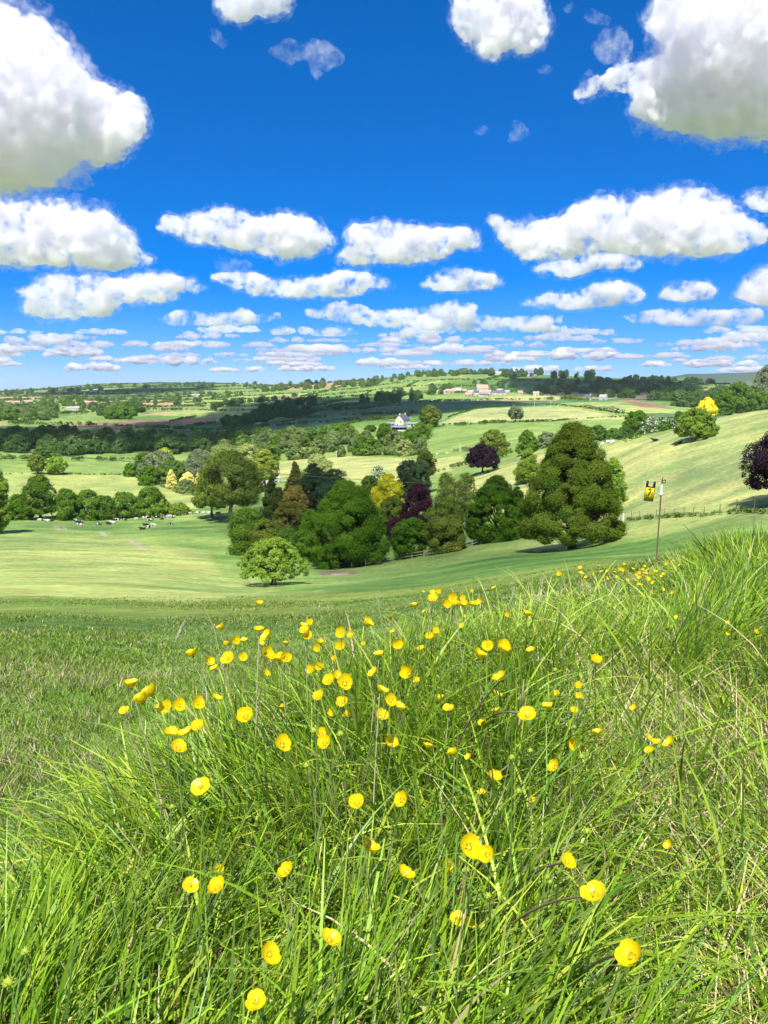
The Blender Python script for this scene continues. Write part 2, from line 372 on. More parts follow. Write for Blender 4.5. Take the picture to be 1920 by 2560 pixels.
# small lumps of the turf, and gentle unevenness of the fields
Z += np.where(R_GRID[None] > 2, 1, 0)*(fbm(XG/3.0, YG/3.0, 5)-0.5)*np.clip(R_GRID[None]-2, 0, 8)/8*0.22
Z += (fbm(XG/60.0, YG/60.0, 9)-0.5)*np.clip((R_GRID[None]-300)/600, 0, 1)*3.0
LOGR = np.log(np.maximum(R_GRID, 1e-9))
def ground_z(x, y):
    x = np.asarray(x, float); y = np.asarray(y, float)
    r = np.hypot(x, y); a = np.arctan2(x, y)
    i = np.clip(np.searchsorted(AZ_GRID, a)-1, 0, len(AZ_GRID)-2); j = np.clip(np.searchsorted(R_GRID, r)-1, 0, NR-2)
    ta = np.clip((a-AZ_GRID[i])/(AZ_GRID[i+1]-AZ_GRID[i]), 0, 1); tr = np.clip((r-R_GRID[j])/(R_GRID[j+1]-R_GRID[j]), 0, 1)
    return (Z[i, j]*(1-ta)+Z[i+1, j]*ta)*(1-tr)+(Z[i, j+1]*(1-ta)+Z[i+1, j+1]*ta)*tr
def ground_hit(px, py, rmin=6.0):
    """first ground point on the sight line through a pixel of the photograph"""
    a = azim(px, py); t = tan_el(px, py)
    x = np.sin(a)*R_GRID; y = np.cos(a)*R_GRID; z = ground_z(x, y)
    el = z-t*R_GRID; ok = np.where((el >= 0) & (R_GRID > rmin))[0]
    if len(ok) == 0:
        el2 = np.where(R_GRID > 1500, z/np.maximum(R_GRID, 1), -9); j = int(np.argmax(el2)); r = R_GRID[j]
    else:
        j = ok[0]
        if j > 0 and el[j-1] < 0:
            f = el[j-1]/(el[j-1]-el[j]); r = R_GRID[j-1]+(R_GRID[j]-R_GRID[j-1])*f
        else: r = R_GRID[j]
    X = math.sin(a)*r; Y = math.cos(a)*r
    return Vector((X, Y, float(ground_z(X, Y)))), r
def ground_at(px, r, py=1150):
    a = azim(px, py); X = math.sin(a)*r; Y = math.cos(a)*r
    return Vector((X, Y, float(ground_z(X, Y))))

# ---------------------------------------------------------------- what grows where: albedo of the fields, plus a band of cloud shade painted in
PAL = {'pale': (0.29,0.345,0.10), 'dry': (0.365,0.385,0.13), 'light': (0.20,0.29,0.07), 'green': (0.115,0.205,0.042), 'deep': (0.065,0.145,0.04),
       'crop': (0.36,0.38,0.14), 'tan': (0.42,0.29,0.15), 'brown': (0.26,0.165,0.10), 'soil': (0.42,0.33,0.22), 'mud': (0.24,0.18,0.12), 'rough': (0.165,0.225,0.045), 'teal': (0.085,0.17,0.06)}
FIELDS = [  # painted in order; outlines in photograph pixels, laid on the ground
 ('rough', [(-300,1640),(300,1610),(700,1570),(1000,1530),(1300,1480),(1700,1405),(2100,1380),(2100,1365),(1500,1392),(1000,1450),(500,1500),(-300,1515)]),
 ('pale',  [(-300,1515),(500,1505),(700,1470),(560,1440),(520,1380),(300,1345),(-300,1300)]),
 ('light', [(-300,1345),(300,1345),(520,1380),(560,1430),(1000,1450),(1500,1392),(2100,1365),(2100,1310),(1560,1308),(1250,1360),(950,1420),(760,1420),(560,1300),(-300,1300)]),
 ('green', [(700,1478),(1050,1432),(1350,1378),(1560,1352),(2100,1350),(2100,1366),(1560,1386),(1250,1440),(900,1478)]),  # cloud shade across the slope, painted in as darker green ground
 ('pale',  [(1300,1370),(1600,1340),(2100,1330),(2100,1295),(1560,1305),(1300,1345)]),
 ('pale',  [(-300,1290),(480,1290),(505,1230),(420,1200),(330,1188),(-300,1188)]),
 ('light', [(-300,1184),(330,1184),(345,1152),(-300,1152)]),
 ('dry',   [(1330,1325),(1560,1298),(2100,1288),(2100,1000),(1920,1018),(1700,1075),(1560,1105),(1330,1130),(1130,1215)]),
 ('light', [(980,1210),(1140,1200),(1330,1125),(1400,1102),(1210,1160),(1100,1190)]),
 ('light', [(1000,1140),(1380,1100),(1480,1090),(1580,1050),(1380,1055),(1110,1066),(1040,1100)]),
 ('dry',   [(690,1155),(880,1140),(1150,1140),(1180,1160),(1050,1195),(840,1210),(640,1200)]),
 ('crop',  [(1090,1060),(1180,1026),(1395,1016),(1570,1040),(1560,1048),(1380,1052),(1110,1062)]),
 ('pale',  [(1390,1014),(1480,1006),(1690,1026),(1690,1034),(1570,1038)]),
 ('brown', [(1540,999),(1600,1002),(1690,1023),(1600,1018)]),
 ('light', [(730,1085),(1000,1060),(1000,1105),(880,1110)]),
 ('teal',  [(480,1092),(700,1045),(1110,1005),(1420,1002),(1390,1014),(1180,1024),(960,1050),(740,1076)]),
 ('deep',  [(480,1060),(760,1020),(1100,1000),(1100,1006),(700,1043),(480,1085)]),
 ('light', [(830,985),(960,960),(1080,937),(1190,935),(1130,962),(1010,985)]),
 ('pale',  [(830,988),(1030,966),(1100,948),(1110,952),(1010,982)]),
 ('green', [(1120,955),(1250,940),(1260,965),(1130,972)]),
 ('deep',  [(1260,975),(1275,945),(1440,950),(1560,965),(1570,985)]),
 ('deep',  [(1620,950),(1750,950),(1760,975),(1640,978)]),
 ('pale',  [(1610,946),(1740,944),(1740,949),(1610,950)]),
 ('tan',   [(250,1012),(300,1007),(440,1003),(440,1016),(330,1020),(250,1018)]),
 ('tan',   [(340,1035),(428,1026),(428,1033),(340,1042)]),
 ('brown', [(100,1067),(200,1060),(350,1050),(540,1044),(540,1054),(370,1066),(100,1071)]),
 ('brown', [(215,1086),(225,1076),(330,1066),(330,1080)]),
 ('brown', [(500,1060),(500,1048),(540,1046),(540,1057)]),
 ('brown', [(627,1005),(640,998),(747,991),(747,999)]),
 ('light', [(0,1062),(100,1062),(270,1040),(270,1046),(100,1066)]),
 ('light', [(130,1042),(280,1030),(420,1026),(340,1042),(160,1060)]),
 ('soil',  [(132,1314),(146,1315),(152,1325),(140,1324)]), ('soil', [(156,1316),(164,1318),(170,1326),(160,1325)]),
 ('soil',  [(250,1330),(262,1332),(268,1340),(256,1338)]),
 ('soil',  [(318,1349),(330,1352),(348,1362),(368,1375),(358,1375),(336,1362)]),
 ('mud',   [(795,1431),(840,1426),(892,1430),(885,1437),(840,1439),(800,1437)]),
 ('soil',  [(828,1433),(870,1432),(872,1436),(830,1437)]),
]
def in_poly(x, y, P):
    n = len(P); ins = np.zeros(x.shape, bool)
    for i in range(n):
        ax, ay = P[i]; bx, by = P[(i+1) % n]
        if ay == by: continue
        c = ((ay > y) != (by > y)); ins ^= c & (x < (bx-ax)*(y-ay)/(by-ay)+ax)
    return ins
# patchwork of far parcels: rows across the slope, each cut into fields of its own width
PARCEL_ROWS = [640, 780, 930, 1080, 1260, 1450, 1660, 1900, 2150, 2450, 2800, 3200, 3700, 4300, 5200]
def parcel_uv(x, y):
    v = y+0.12*x+60*(fbm(x/500, y/500, 31, 2)-0.5)*2
    u = x-0.15*y+70*(fbm(x/400+7, y/400, 32, 2)-0.5)*2
    return u, v
def parcel_cut(row, k):      # k-th boundary of a row
    w = 150+0.055*PARCEL_ROWS[row]
    h = math.sin(row*12.9898+k*78.233)*43758.5453; h -= math.floor(h)
    return k*w+(h-0.5)*0.6*w+(row % 2)*0.4*w
def parcel_id(x, y):
    u, v = parcel_uv(x, y)
    row = np.clip(np.searchsorted(PARCEL_ROWS, v)-1, 0, len(PARCEL_ROWS)-2); col = np.zeros(x.shape, int)
    for r in range(len(PARCEL_ROWS)-1):
        m = row == r
        cuts = np.array([parcel_cut(r, k) for k in range(-40, 41)])
        col[m] = np.searchsorted(cuts, u[m])
    return row, col
def field_colours():
    x, y, r = XG, YG, np.hypot(XG, YG)
    C = np.zeros(x.shape+(3,)); C[:] = PAL['light']
    row, col = parcel_id(x, y)
    h = np.sin(row*37.1+col*91.7)*9871.31; h -= np.floor(h)
    far = r > 620
    keys = ['light', 'green', 'pale', 'light', 'green', 'teal', 'light', 'pale', 'dry', 'tan']
    for i, k in enumerate(keys):
        m = far & (h >= i/len(keys)) & (h < (i+1)/len(keys)); C[m] = PAL[k]
    C[far] *= (0.85+0.3*((h*57.3) % 1.0))[far][:, None]
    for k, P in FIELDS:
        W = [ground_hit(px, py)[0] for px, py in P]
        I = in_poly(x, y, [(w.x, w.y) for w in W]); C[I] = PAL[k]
        if k == 'crop': C[I] *= (1+0.09*np.sin((x[I]*0.80+y[I]*0.60)*2*math.pi/14))[:, None]
    # field edges soften into each other close by
    nearm = r < 260
    B = C.copy()
    for it in range(10):
        B[1:-1] = (B[:-2]+B[1:-1]*2+B[2:])/4; B[:, 1:-1] = (B[:, :-2]+B[:, 1:-1]*2+B[:, 2:])/4
    soilish = (C[..., 0] > C[..., 1])
    C = np.where((nearm & ~soilish)[..., None], B, C)
    n = fbm(x/9.0, y/9.0, 3); n2 = fbm(x/45, y/45, 4)
    t = ((n-0.5)*0.8+(n2-0.5)*0.6)[..., None]
    C = C*(1+t*np.array([1.25, 0.9, 0.8]))
    rank = np.clip((fbm(x/16, y/6, 14, 4)-0.55)/0.06, 0, 1)*np.clip((400-r)/150, 0, 1)     # ranker, darker tussocks and hollows in the turf
    C = C*(1-rank[..., None]*np.array([0.30, 0.17, 0.22]))
    return np.clip(C, 0.005, 1)
def ground_material():
    m, nt, out = new_mat('turf')
    b = nt.nodes.new('ShaderNodeBsdfPrincipled'); b.inputs['Roughness'].default_value = 0.9; b.inputs['Specular IOR Level'].default_value = 0.1
    at = nt.nodes.new('ShaderNodeAttribute'); at.attribute_name = 'tint'
    geo = nt.nodes.new('ShaderNodeNewGeometry')
    def noise(scale, sx, sy, detail):
        mp = nt.nodes.new('ShaderNodeMapping'); mp.inputs['Scale'].default_value = (sx, sy, 1)
        n = nt.nodes.new('ShaderNodeTexNoise'); n.inputs['Scale'].default_value = scale; n.inputs['Detail'].default_value = detail; n.inputs['Roughness'].default_value = 0.65
        lnk(nt, geo.outputs['Position'], mp.inputs[0]); lnk(nt, mp.outputs[0], n.inputs['Vector']); return n
    n1 = noise(1.6, 1, 0.6, 8); n2 = noise(0.11, 0.75, 1.2, 6); n3 = noise(0.5, 0.7, 1.2, 6)
    def ramp(n, lo, hi, a, c):
        mr = nt.nodes.new('ShaderNodeMapRange'); lnk(nt, n.outputs['Fac'], mr.inputs['Value'])
        mr.inputs['From Min'].default_value = lo; mr.inputs['From Max'].default_value = hi; mr.inputs['To Min'].default_value = a; mr.inputs['To Max'].default_value = c
        return mr
    def mul(a, c):
        x = nt.nodes.new('ShaderNodeMath'); x.operation = 'MULTIPLY'; lnk(nt, a.outputs[0], x.inputs[0]); lnk(nt, c.outputs[0], x.inputs[1]); return x
    f = mul(mul(ramp(n1, 0.3, 0.7, 0.70, 1.28), ramp(n2, 0.35, 0.65, 0.86, 1.12)), ramp(n3, 0.35, 0.65, 0.84, 1.14))
    vm = nt.nodes.new('ShaderNodeVectorMath'); vm.operation = 'SCALE'
    lnk(nt, at.outputs['Color'], vm.inputs[0]); lnk(nt, f.outputs[0], vm.inputs['Scale'])
    hs = nt.nodes.new('ShaderNodeHueSaturation'); hs.inputs['Saturation'].default_value = 1.0
    hr = ramp(n3, 0.3, 0.7, 0.485, 0.515); lnk(nt, hr.outputs[0], hs.inputs['Hue']); lnk(nt, vm.outputs[0], hs.inputs['Color'])
    lnk(nt, hs.outputs[0], b.inputs['Base Color'])
    bp = nt.nodes.new('ShaderNodeBump'); bp.inputs['Strength'].default_value = 0.5; bp.inputs['Distance'].default_value = 0.12
    lnk(nt, n1.outputs['Fac'], bp.inputs['Height']); lnk(nt, bp.outputs[0], b.inputs['Normal'])
    lnk(nt, b.outputs[0], out.inputs[0])
    return m
def build_ground():
    na = len(AZ_GRID)
    V = np.stack([XG, YG, Z], -1).reshape(-1, 3)
    i = np.arange(na-1)[:, None]; j = np.arange(NR-1)[None]
    a = i*NR+j; F = np.stack([a, a+1, a+NR+1, a+NR], -1).reshape(-1, 4)
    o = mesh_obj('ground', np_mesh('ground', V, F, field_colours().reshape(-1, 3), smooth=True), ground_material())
    tag(o, kind='structure')
    # the far blue plateau beyond the right-hand hills
    n = 160; pts = []
    X = np.linspace(900, 4200, n); top = -70+195*np.clip((X-1500)/900, 0, 1)**0.8*(1-0.06*np.sin(X/300))+6*(fbm(X/90, X*0, 12)-0.5)
    rows = [(6000, 0.0), (6150, 0.35), (6300, 0.7), (6500, 0.93), (6800, 1.0), (8000, 1.0), (9500, 0.0)]
    V = []
    for yy, f in rows:
        for k in range(n): V.append((X[k]*yy/6000, yy+X[k]*0.1, -130+(top[k]+130)*f))
    F = [(r*n+k, r*n+k+1, (r+1)*n+k+1, (r+1)*n+k) for r in range(len(rows)-1) for k in range(n-1)]
    V = np.array(V); col = np.where((fbm(V[:, 0]/260, V[:, 2]/26, 41) > 0.52)[:, None] | (V[:, 2:3] > 45), np.array([[0.05, 0.085, 0.04]]), np.array([[0.17, 0.25, 0.09]]))
    o = mesh_obj('hills', np_mesh('hills', V, F, col, smooth=True), bpy.data.materials['turf']); tag(o, kind='structure')
build_ground()
# ---------------------------------------------------------------- clouds overhead, out of the picture, that shade the valley
def overhead_cloud(outline_px, H, od, rng, label, n=60, thick=0.32, jag=1.0):
    W = np.array([list(ground_hit(px, py, 40.0)[0]) for px, py in outline_px])
    z0 = W[:, 2].mean(); k = (H-z0)/SUN_DIR.z
    P = W[:, :2]+np.array([SUN_DIR.x, SUN_DIR.y])*k
    span = np.ptp(P, axis=0).max()
    c, r = puffs(P, n, rng, span*0.012, fill=1.12)
    C = np.column_stack([c, H+r*thick*0.5]); vox = max(span/150.0, r.min()*0.35)
    rr = np.median(r)
    m = cloud_mat('overhead_cloud_vapour', od/(2*thick*rr), rr*0.9, 0.40, 0.14)
    o = make_cloud('cloud', C, r, m, vox, jag, squash=thick)
    tag(o, label, 'cloud')
    return o
def build_shade():
    rng = np.random.default_rng(11)
    overhead_cloud([(-150,1135),(-150,1066),(250,1066),(420,1052),(520,1040),(560,1014),(760,990),(1000,998),(1240,1003),(1420,1008),(1180,1024),(1000,1042),(850,1060),(740,1080),(650,1112),(620,1132)],
                   900, 1.2, rng, 'long cumulus overhead that shades the wood and dark fields in the valley', n=110)
    overhead_cloud([(1290,985),(1270,948),(1450,940),(1560,950),(1760,956),(1770,1000),(1700,1012),(1540,998),(1400,992)],
                   1150, 1.2, rng, 'cumulus overhead that shades the wooded slope on the right')
    overhead_cloud([(490,1300),(640,1225),(900,1235),(1130,1240),(1310,1290),(1480,1310),(1540,1350),(1300,1405),(1000,1432),(830,1440),(745,1420),(690,1385),(560,1375)],
                   560, 0.4, rng, 'thin cumulus overhead that dims the tree garden in the hollow')
build_shade()
# ---------------------------------------------------------------- trees
TRUNK_MAT = simple_mat('bark', (0.10,0.075,0.05), 0.9, 6.0, 0.4, bump=0.4)
BIRCH_MAT = simple_mat('birch_bark', (0.55,0.52,0.46), 0.8, 4.0, 0.3)
def foliage_mat(name, c, trans=0.22, var=0.16, c2=None):
    m, nt, out = new_mat(name)
    at = nt.nodes.new('ShaderNodeAttribute'); at.attribute_name = 'tint'
    oi = nt.nodes.new('ShaderNodeObjectInfo')
    mr = nt.nodes.new('ShaderNodeMapRange'); lnk(nt, oi.outputs['Random'], mr.inputs['Value'])
    mr.inputs['To Min'].default_value = 1-var; mr.inputs['To Max'].default_value = 1+var
    vm = nt.nodes.new('ShaderNodeVectorMath'); vm.operation = 'MULTIPLY'
    lnk(nt, at.outputs['Color'], vm.inputs[0]); vm.inputs[1].default_value = c
    vs = nt.nodes.new('ShaderNodeVectorMath'); vs.operation = 'SCALE'
    lnk(nt, vm.outputs[0], vs.inputs[0]); lnk(nt, mr.outputs[0], vs.inputs['Scale'])
    d = nt.nodes.new('ShaderNodeBsdfDiffuse'); t = nt.nodes.new('ShaderNodeBsdfTranslucent'); mx = nt.nodes.new('ShaderNodeMixShader')
    mx.inputs[0].default_value = trans
    lnk(nt, vs.outputs[0], d.inputs[0]); lnk(nt, vs.outputs[0], t.inputs[0])
    lnk(nt, d.outputs[0], mx.inputs[1]); lnk(nt, t.outputs[0], mx.inputs[2]); lnk(nt, mx.outputs[0], out.inputs[0])
    return m
FOL = {
 'fieldgreen': foliage_mat('field_tree_leaves', (0.165,0.245,0.025)),
 'dark':   foliage_mat('dark_leaves', (0.092,0.190,0.014)), 'deep': foliage_mat('deep_green_leaves', (0.078,0.165,0.014)),
 'mid':    foliage_mat('green_leaves', (0.115,0.215,0.024)), 'bright': foliage_mat('fresh_leaves', (0.22,0.34,0.042)),
 'lime':   foliage_mat('lime_leaves', (0.38,0.46,0.06)), 'olive': foliage_mat('olive_leaves', (0.165,0.225,0.032)),
 'pale':   foliage_mat('pale_leaves', (0.34,0.40,0.12)), 'grey': foliage_mat('grey_green_leaves', (0.21,0.26,0.12)),
 'yellow': foliage_mat('yellow_leaves', (0.72,0.66,0.03)), 'gold': foliage_mat('golden_leaves', (0.86,0.78,0.24)), 'bright_gold': foliage_mat('bright_golden_leaves', (0.86,0.76,0.04)),
 'bronze': foliage_mat('bronze_leaves', (0.30,0.25,0.05)), 'purple': foliage_mat('purple_leaves', (0.080,0.026,0.042)), 'black_purple': foliage_mat('dark_purple_leaves', (0.036,0.019,0.032)),
 'blue':   foliage_mat('blue_green_needles', (0.075,0.125,0.050)), 'yew': foliage_mat('yew_needles', (0.085,0.125,0.022)), 'bronze_yew': foliage_mat('bronze_needles', (0.15,0.155,0.03)),
 'hedge':  foliage_mat('hedge_leaves', (0.085,0.165,0.028)), 'scrub': foliage_mat('scrub_leaves', (0.18,0.25,0.075)), 'blossom': foliage_mat('blossom', (0.62,0.64,0.50)),
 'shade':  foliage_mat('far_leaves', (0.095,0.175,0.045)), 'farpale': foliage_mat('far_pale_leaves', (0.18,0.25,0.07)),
}
SHAPES = {
 'round':  ([0,.08,.25,.5,.75,.92,1],[.30,.62,.90,1.0,.86,.52,.12]),
 'dome':   ([0,.06,.2,.4,.65,.88,1],[.62,.86,1.0,.97,.80,.48,.15]),
 'egg':    ([0,.05,.15,.3,.5,.7,.88,1],[.40,.72,.93,1.0,.86,.64,.36,.08]),
 'cone':   ([0,.05,.12,.3,.55,.8,1],[.45,.85,1.0,.82,.54,.28,.04]),
 'broadcone': ([0,.04,.14,.3,.45,.6,.75,.88,1],[.66,.95,1.0,.90,.76,.63,.48,.29,.07]),
 'umbrella': ([0,.08,.22,.45,.7,.9,1],[.55,.95,1.0,.88,.64,.36,.12]),
 'column': ([0,.05,.2,.5,.8,.93,1],[.55,.85,1.0,.97,.80,.5,.15]),
 'oak':    ([0,.1,.3,.5,.7,.88,1],[.40,.85,1.0,.92,.80,.52,.2]),
 'lump':   ([0,.1,.4,.7,.9,1],[.92,1.0,.95,.76,.45,.2]),
}
def rand_dirs(n, rng):
    v = rng.normal(size=(n, 3)); return v/np.linalg.norm(v, axis=1)[:, None]
def leaf_quads(P, N, size, rng, tint):
    """one pointed quad per leaf clump, lying across its normal"""
    n = len(P); a = rand_dirs(n, rng)
    T = np.cross(N, a); T /= np.linalg.norm(T, axis=1)[:, None]+1e-9; B = np.cross(N, T)
    s = size*(0.65+0.7*rng.random(n))[:, None]; e = (0.55+0.3*rng.random(n))[:, None]
    V = np.stack([P+T*s*0.5, P+B*s*0.5*e+N*s*0.12, P-T*s*0.5, P-B*s*0.5*e-N*s*0.06], 1).reshape(-1, 3)
    F = np.arange(4*n).reshape(-1, 4)
    return V, F, np.repeat(tint, 4, axis=0)
def crown_arrays(w, h, shape, leaf, rng, cover=1.6, lump=0.17, droop=0.0, up=0.35, ragged=0.22, skew=(0,0)):
    hs, rs = SHAPES[shape]; R = w/2
    lump_r = lump*min(w, h)*0.5*1.25
    area = 2*math.pi*R*h*0.72
    nc = int(np.clip(area/(lump_r**2*1.35), 14, 420))
    # clumps over the crown's surface, with some inside
    t = np.clip((np.arange(nc)+0.5)/nc, 0, 1); hh = 0.04+0.93*t; rng.shuffle(hh)
    # weight by radius
    keep = rng.random(nc) < (0.35+0.65*np.interp(hh, hs, rs)); hh = hh[keep]; nc = len(hh)
    th = rng.random(nc)*2*math.pi; rho = np.interp(hh, hs, rs)*R
    f = np.where(rng.random(nc) < 0.18, 0.35+0.4*rng.random(nc), 1.0)*(1-ragged*0.6+ragged*1.3*(rng.random(nc)-0.35))
    cr = lump_r*(0.45+1.15*rng.random(nc)**1.5); cr = np.minimum(cr, np.maximum(rho*0.9, 0.3*lump_r))
    rad_ = np.maximum(rho*f-cr*0.45, 0)
    C = np.column_stack([np.cos(th)*rad_, np.sin(th)*rad_, hh*h])
    C[:, 2] = np.clip(C[:, 2], cr*0.55, h-cr*0.45)
    core = np.array([0, 0, 0.42*h])
    out = C-core; out[:, 2] *= 0.9; out /= np.linalg.norm(out, axis=1)[:, None]+1e-9
    ctint = 0.82+0.36*rng.random(nc); chue = rng.normal(size=nc)*0.06
    per = np.maximum(6, (cover*2.6*cr**2*3.14/(leaf*leaf*0.62)).astype(int))
    idx = np.repeat(np.arange(nc), per); n = len(idx)
    D = rand_dirs(n, rng); bad = (D*out[idx]).sum(1) < -0.25; D[bad] = -D[bad]
    P = C[idx]+D*(cr[idx]*(0.62+0.40*rng.random(n)+0.45*rng.random(n)**5))[:, None]*np.array([1, 1, 0.86])
    if droop: P[:, 2] -= droop*cr[idx]*rng.random(n)**2*2.0
    P[:, 2] = np.maximum(P[:, 2], leaf*0.2*rng.random(n))
    P[:, 0] += skew[0]*(P[:, 2]/h); P[:, 1] += skew[1]*(P[:, 2]/h)
    N = D*0.75+out[idx]*0.25+np.array([0, 0, up])+rand_dirs(n, rng)*0.6; N /= np.linalg.norm(N, axis=1)[:, None]
    b = ctint[idx]*(0.70+0.6*rng.random(n))
    tint = np.column_stack([b*(1+chue[idx]+0.12*(rng.random(n)-0.5)), b, b*(0.85+0.3*rng.random(n))])
    V, F, T = leaf_quads(P, N, leaf, rng, tint)
    return V, F, T, C
def tube(pts, radii, seg=6):
    pts = [Vector(p) for p in pts]; V = []; F = []
    for i, p in enumerate(pts):
        d = (pts[min(i+1, len(pts)-1)]-pts[max(i-1, 0)]).normalized()
        a = d.cross(Vector((0.31, 0.95, 0.05))); a = a.normalized() if a.length > 1e-4 else Vector((1, 0, 0)); b = d.cross(a)
        for k in range(seg):
            t = 2*math.pi*k/seg; V.append((p+(a*math.cos(t)+b*math.sin(t))*radii[i])[:])
    for i in range(len(pts)-1):
        for k in range(seg):
            F.append((i*seg+k, i*seg+(k+1) % seg, (i+1)*seg+(k+1) % seg, (i+1)*seg+k))
    return np.array(V), np.array(F)
def join(parts):
    V = []; F = []; o = 0
    for v, f in parts: V.append(v); F.append(f+o); o += len(v)
    return np.concatenate(V), np.concatenate(F)
def trunk_arrays(clear, H, r, limbs, rng, lean=(0,0), flare=1.5):
    top = clear+0.62*(H-clear)
    zs = np.linspace(-0.3, top, 9); wob = rng.normal(size=(9, 2))*r*0.35
    pts = [(wob[i, 0]*(i > 1)+lean[0]*zs[i]/H, wob[i, 1]*(i > 1)+lean[1]*zs[i]/H, zs[i]) for i in range(9)]
    rr = [r*(flare if i == 0 else 1.15 if i == 1 else 1-0.8*(i/8)**1.1) for i in range(9)]
    parts = [tube(pts, rr, 8)]
    for c in limbs:
        c = np.array(c); z0 = clear*0.85+max(0.0, c[2]-clear*0.85)*(0.25+0.3*rng.random()); z0 = min(z0, top*0.96)
        p0 = np.array([lean[0]*z0/H, lean[1]*z0/H, z0]); mid = p0*0.5+c*0.5+np.array([0, 0, 0.07*np.linalg.norm(c-p0)])+rng.normal(size=3)*0.04*np.linalg.norm(c-p0)
        k = r*(0.42*(1-z0/H)+0.08); parts.append(tube([p0, (p0+mid)/2+rng.normal(size=3)*0.03, mid, c], [k, k*0.8, k*0.6, k*0.25], 5))
    return join(parts)
def make_tree(kind_name, label, cat, loc, w, h, shape, mat, r_view, rng, clear=0.0, cover=1.6, leafpx=2.9, trunk_r=None, lump=0.17,
              droop=0.0, n_limbs=14, group=None, bark=None, ragged=0.24, lean=(0,0), blossom=0.0, up=0.35):
    root = empty(kind_name, loc); tag(root, label, cat, group)
    leaf = max(0.16, leafpx*r_view/FPX)
    hc = h-clear
    V, F, T, C = crown_arrays(w, hc, shape, leaf, rng, cover, lump, droop, up, ragged, skew=lean)
    V[:, 2] += clear; C = C+np.array([0, 0, clear])
    me = np_mesh('crown', V, F, T)
    me.materials.append(FOL[mat])
    if blossom > 0:
        me.materials.append(FOL['blossom']); mi = (rng.random(len(F)) < blossom).astype(np.int32); me.polygons.foreach_set('material_index', mi)
    mesh_obj('crown', me, None, root)
    tr = trunk_r or max(0.12, 0.022*h+0.012*w)
    sel = rng.permutation(len(C))[:n_limbs]
    V, F = trunk_arrays(clear, h, tr, C[sel], rng, lean)
    mesh_obj('trunk', np_mesh('trunk', V, F, smooth=True), bark or TRUNK_MAT, root)
    return root
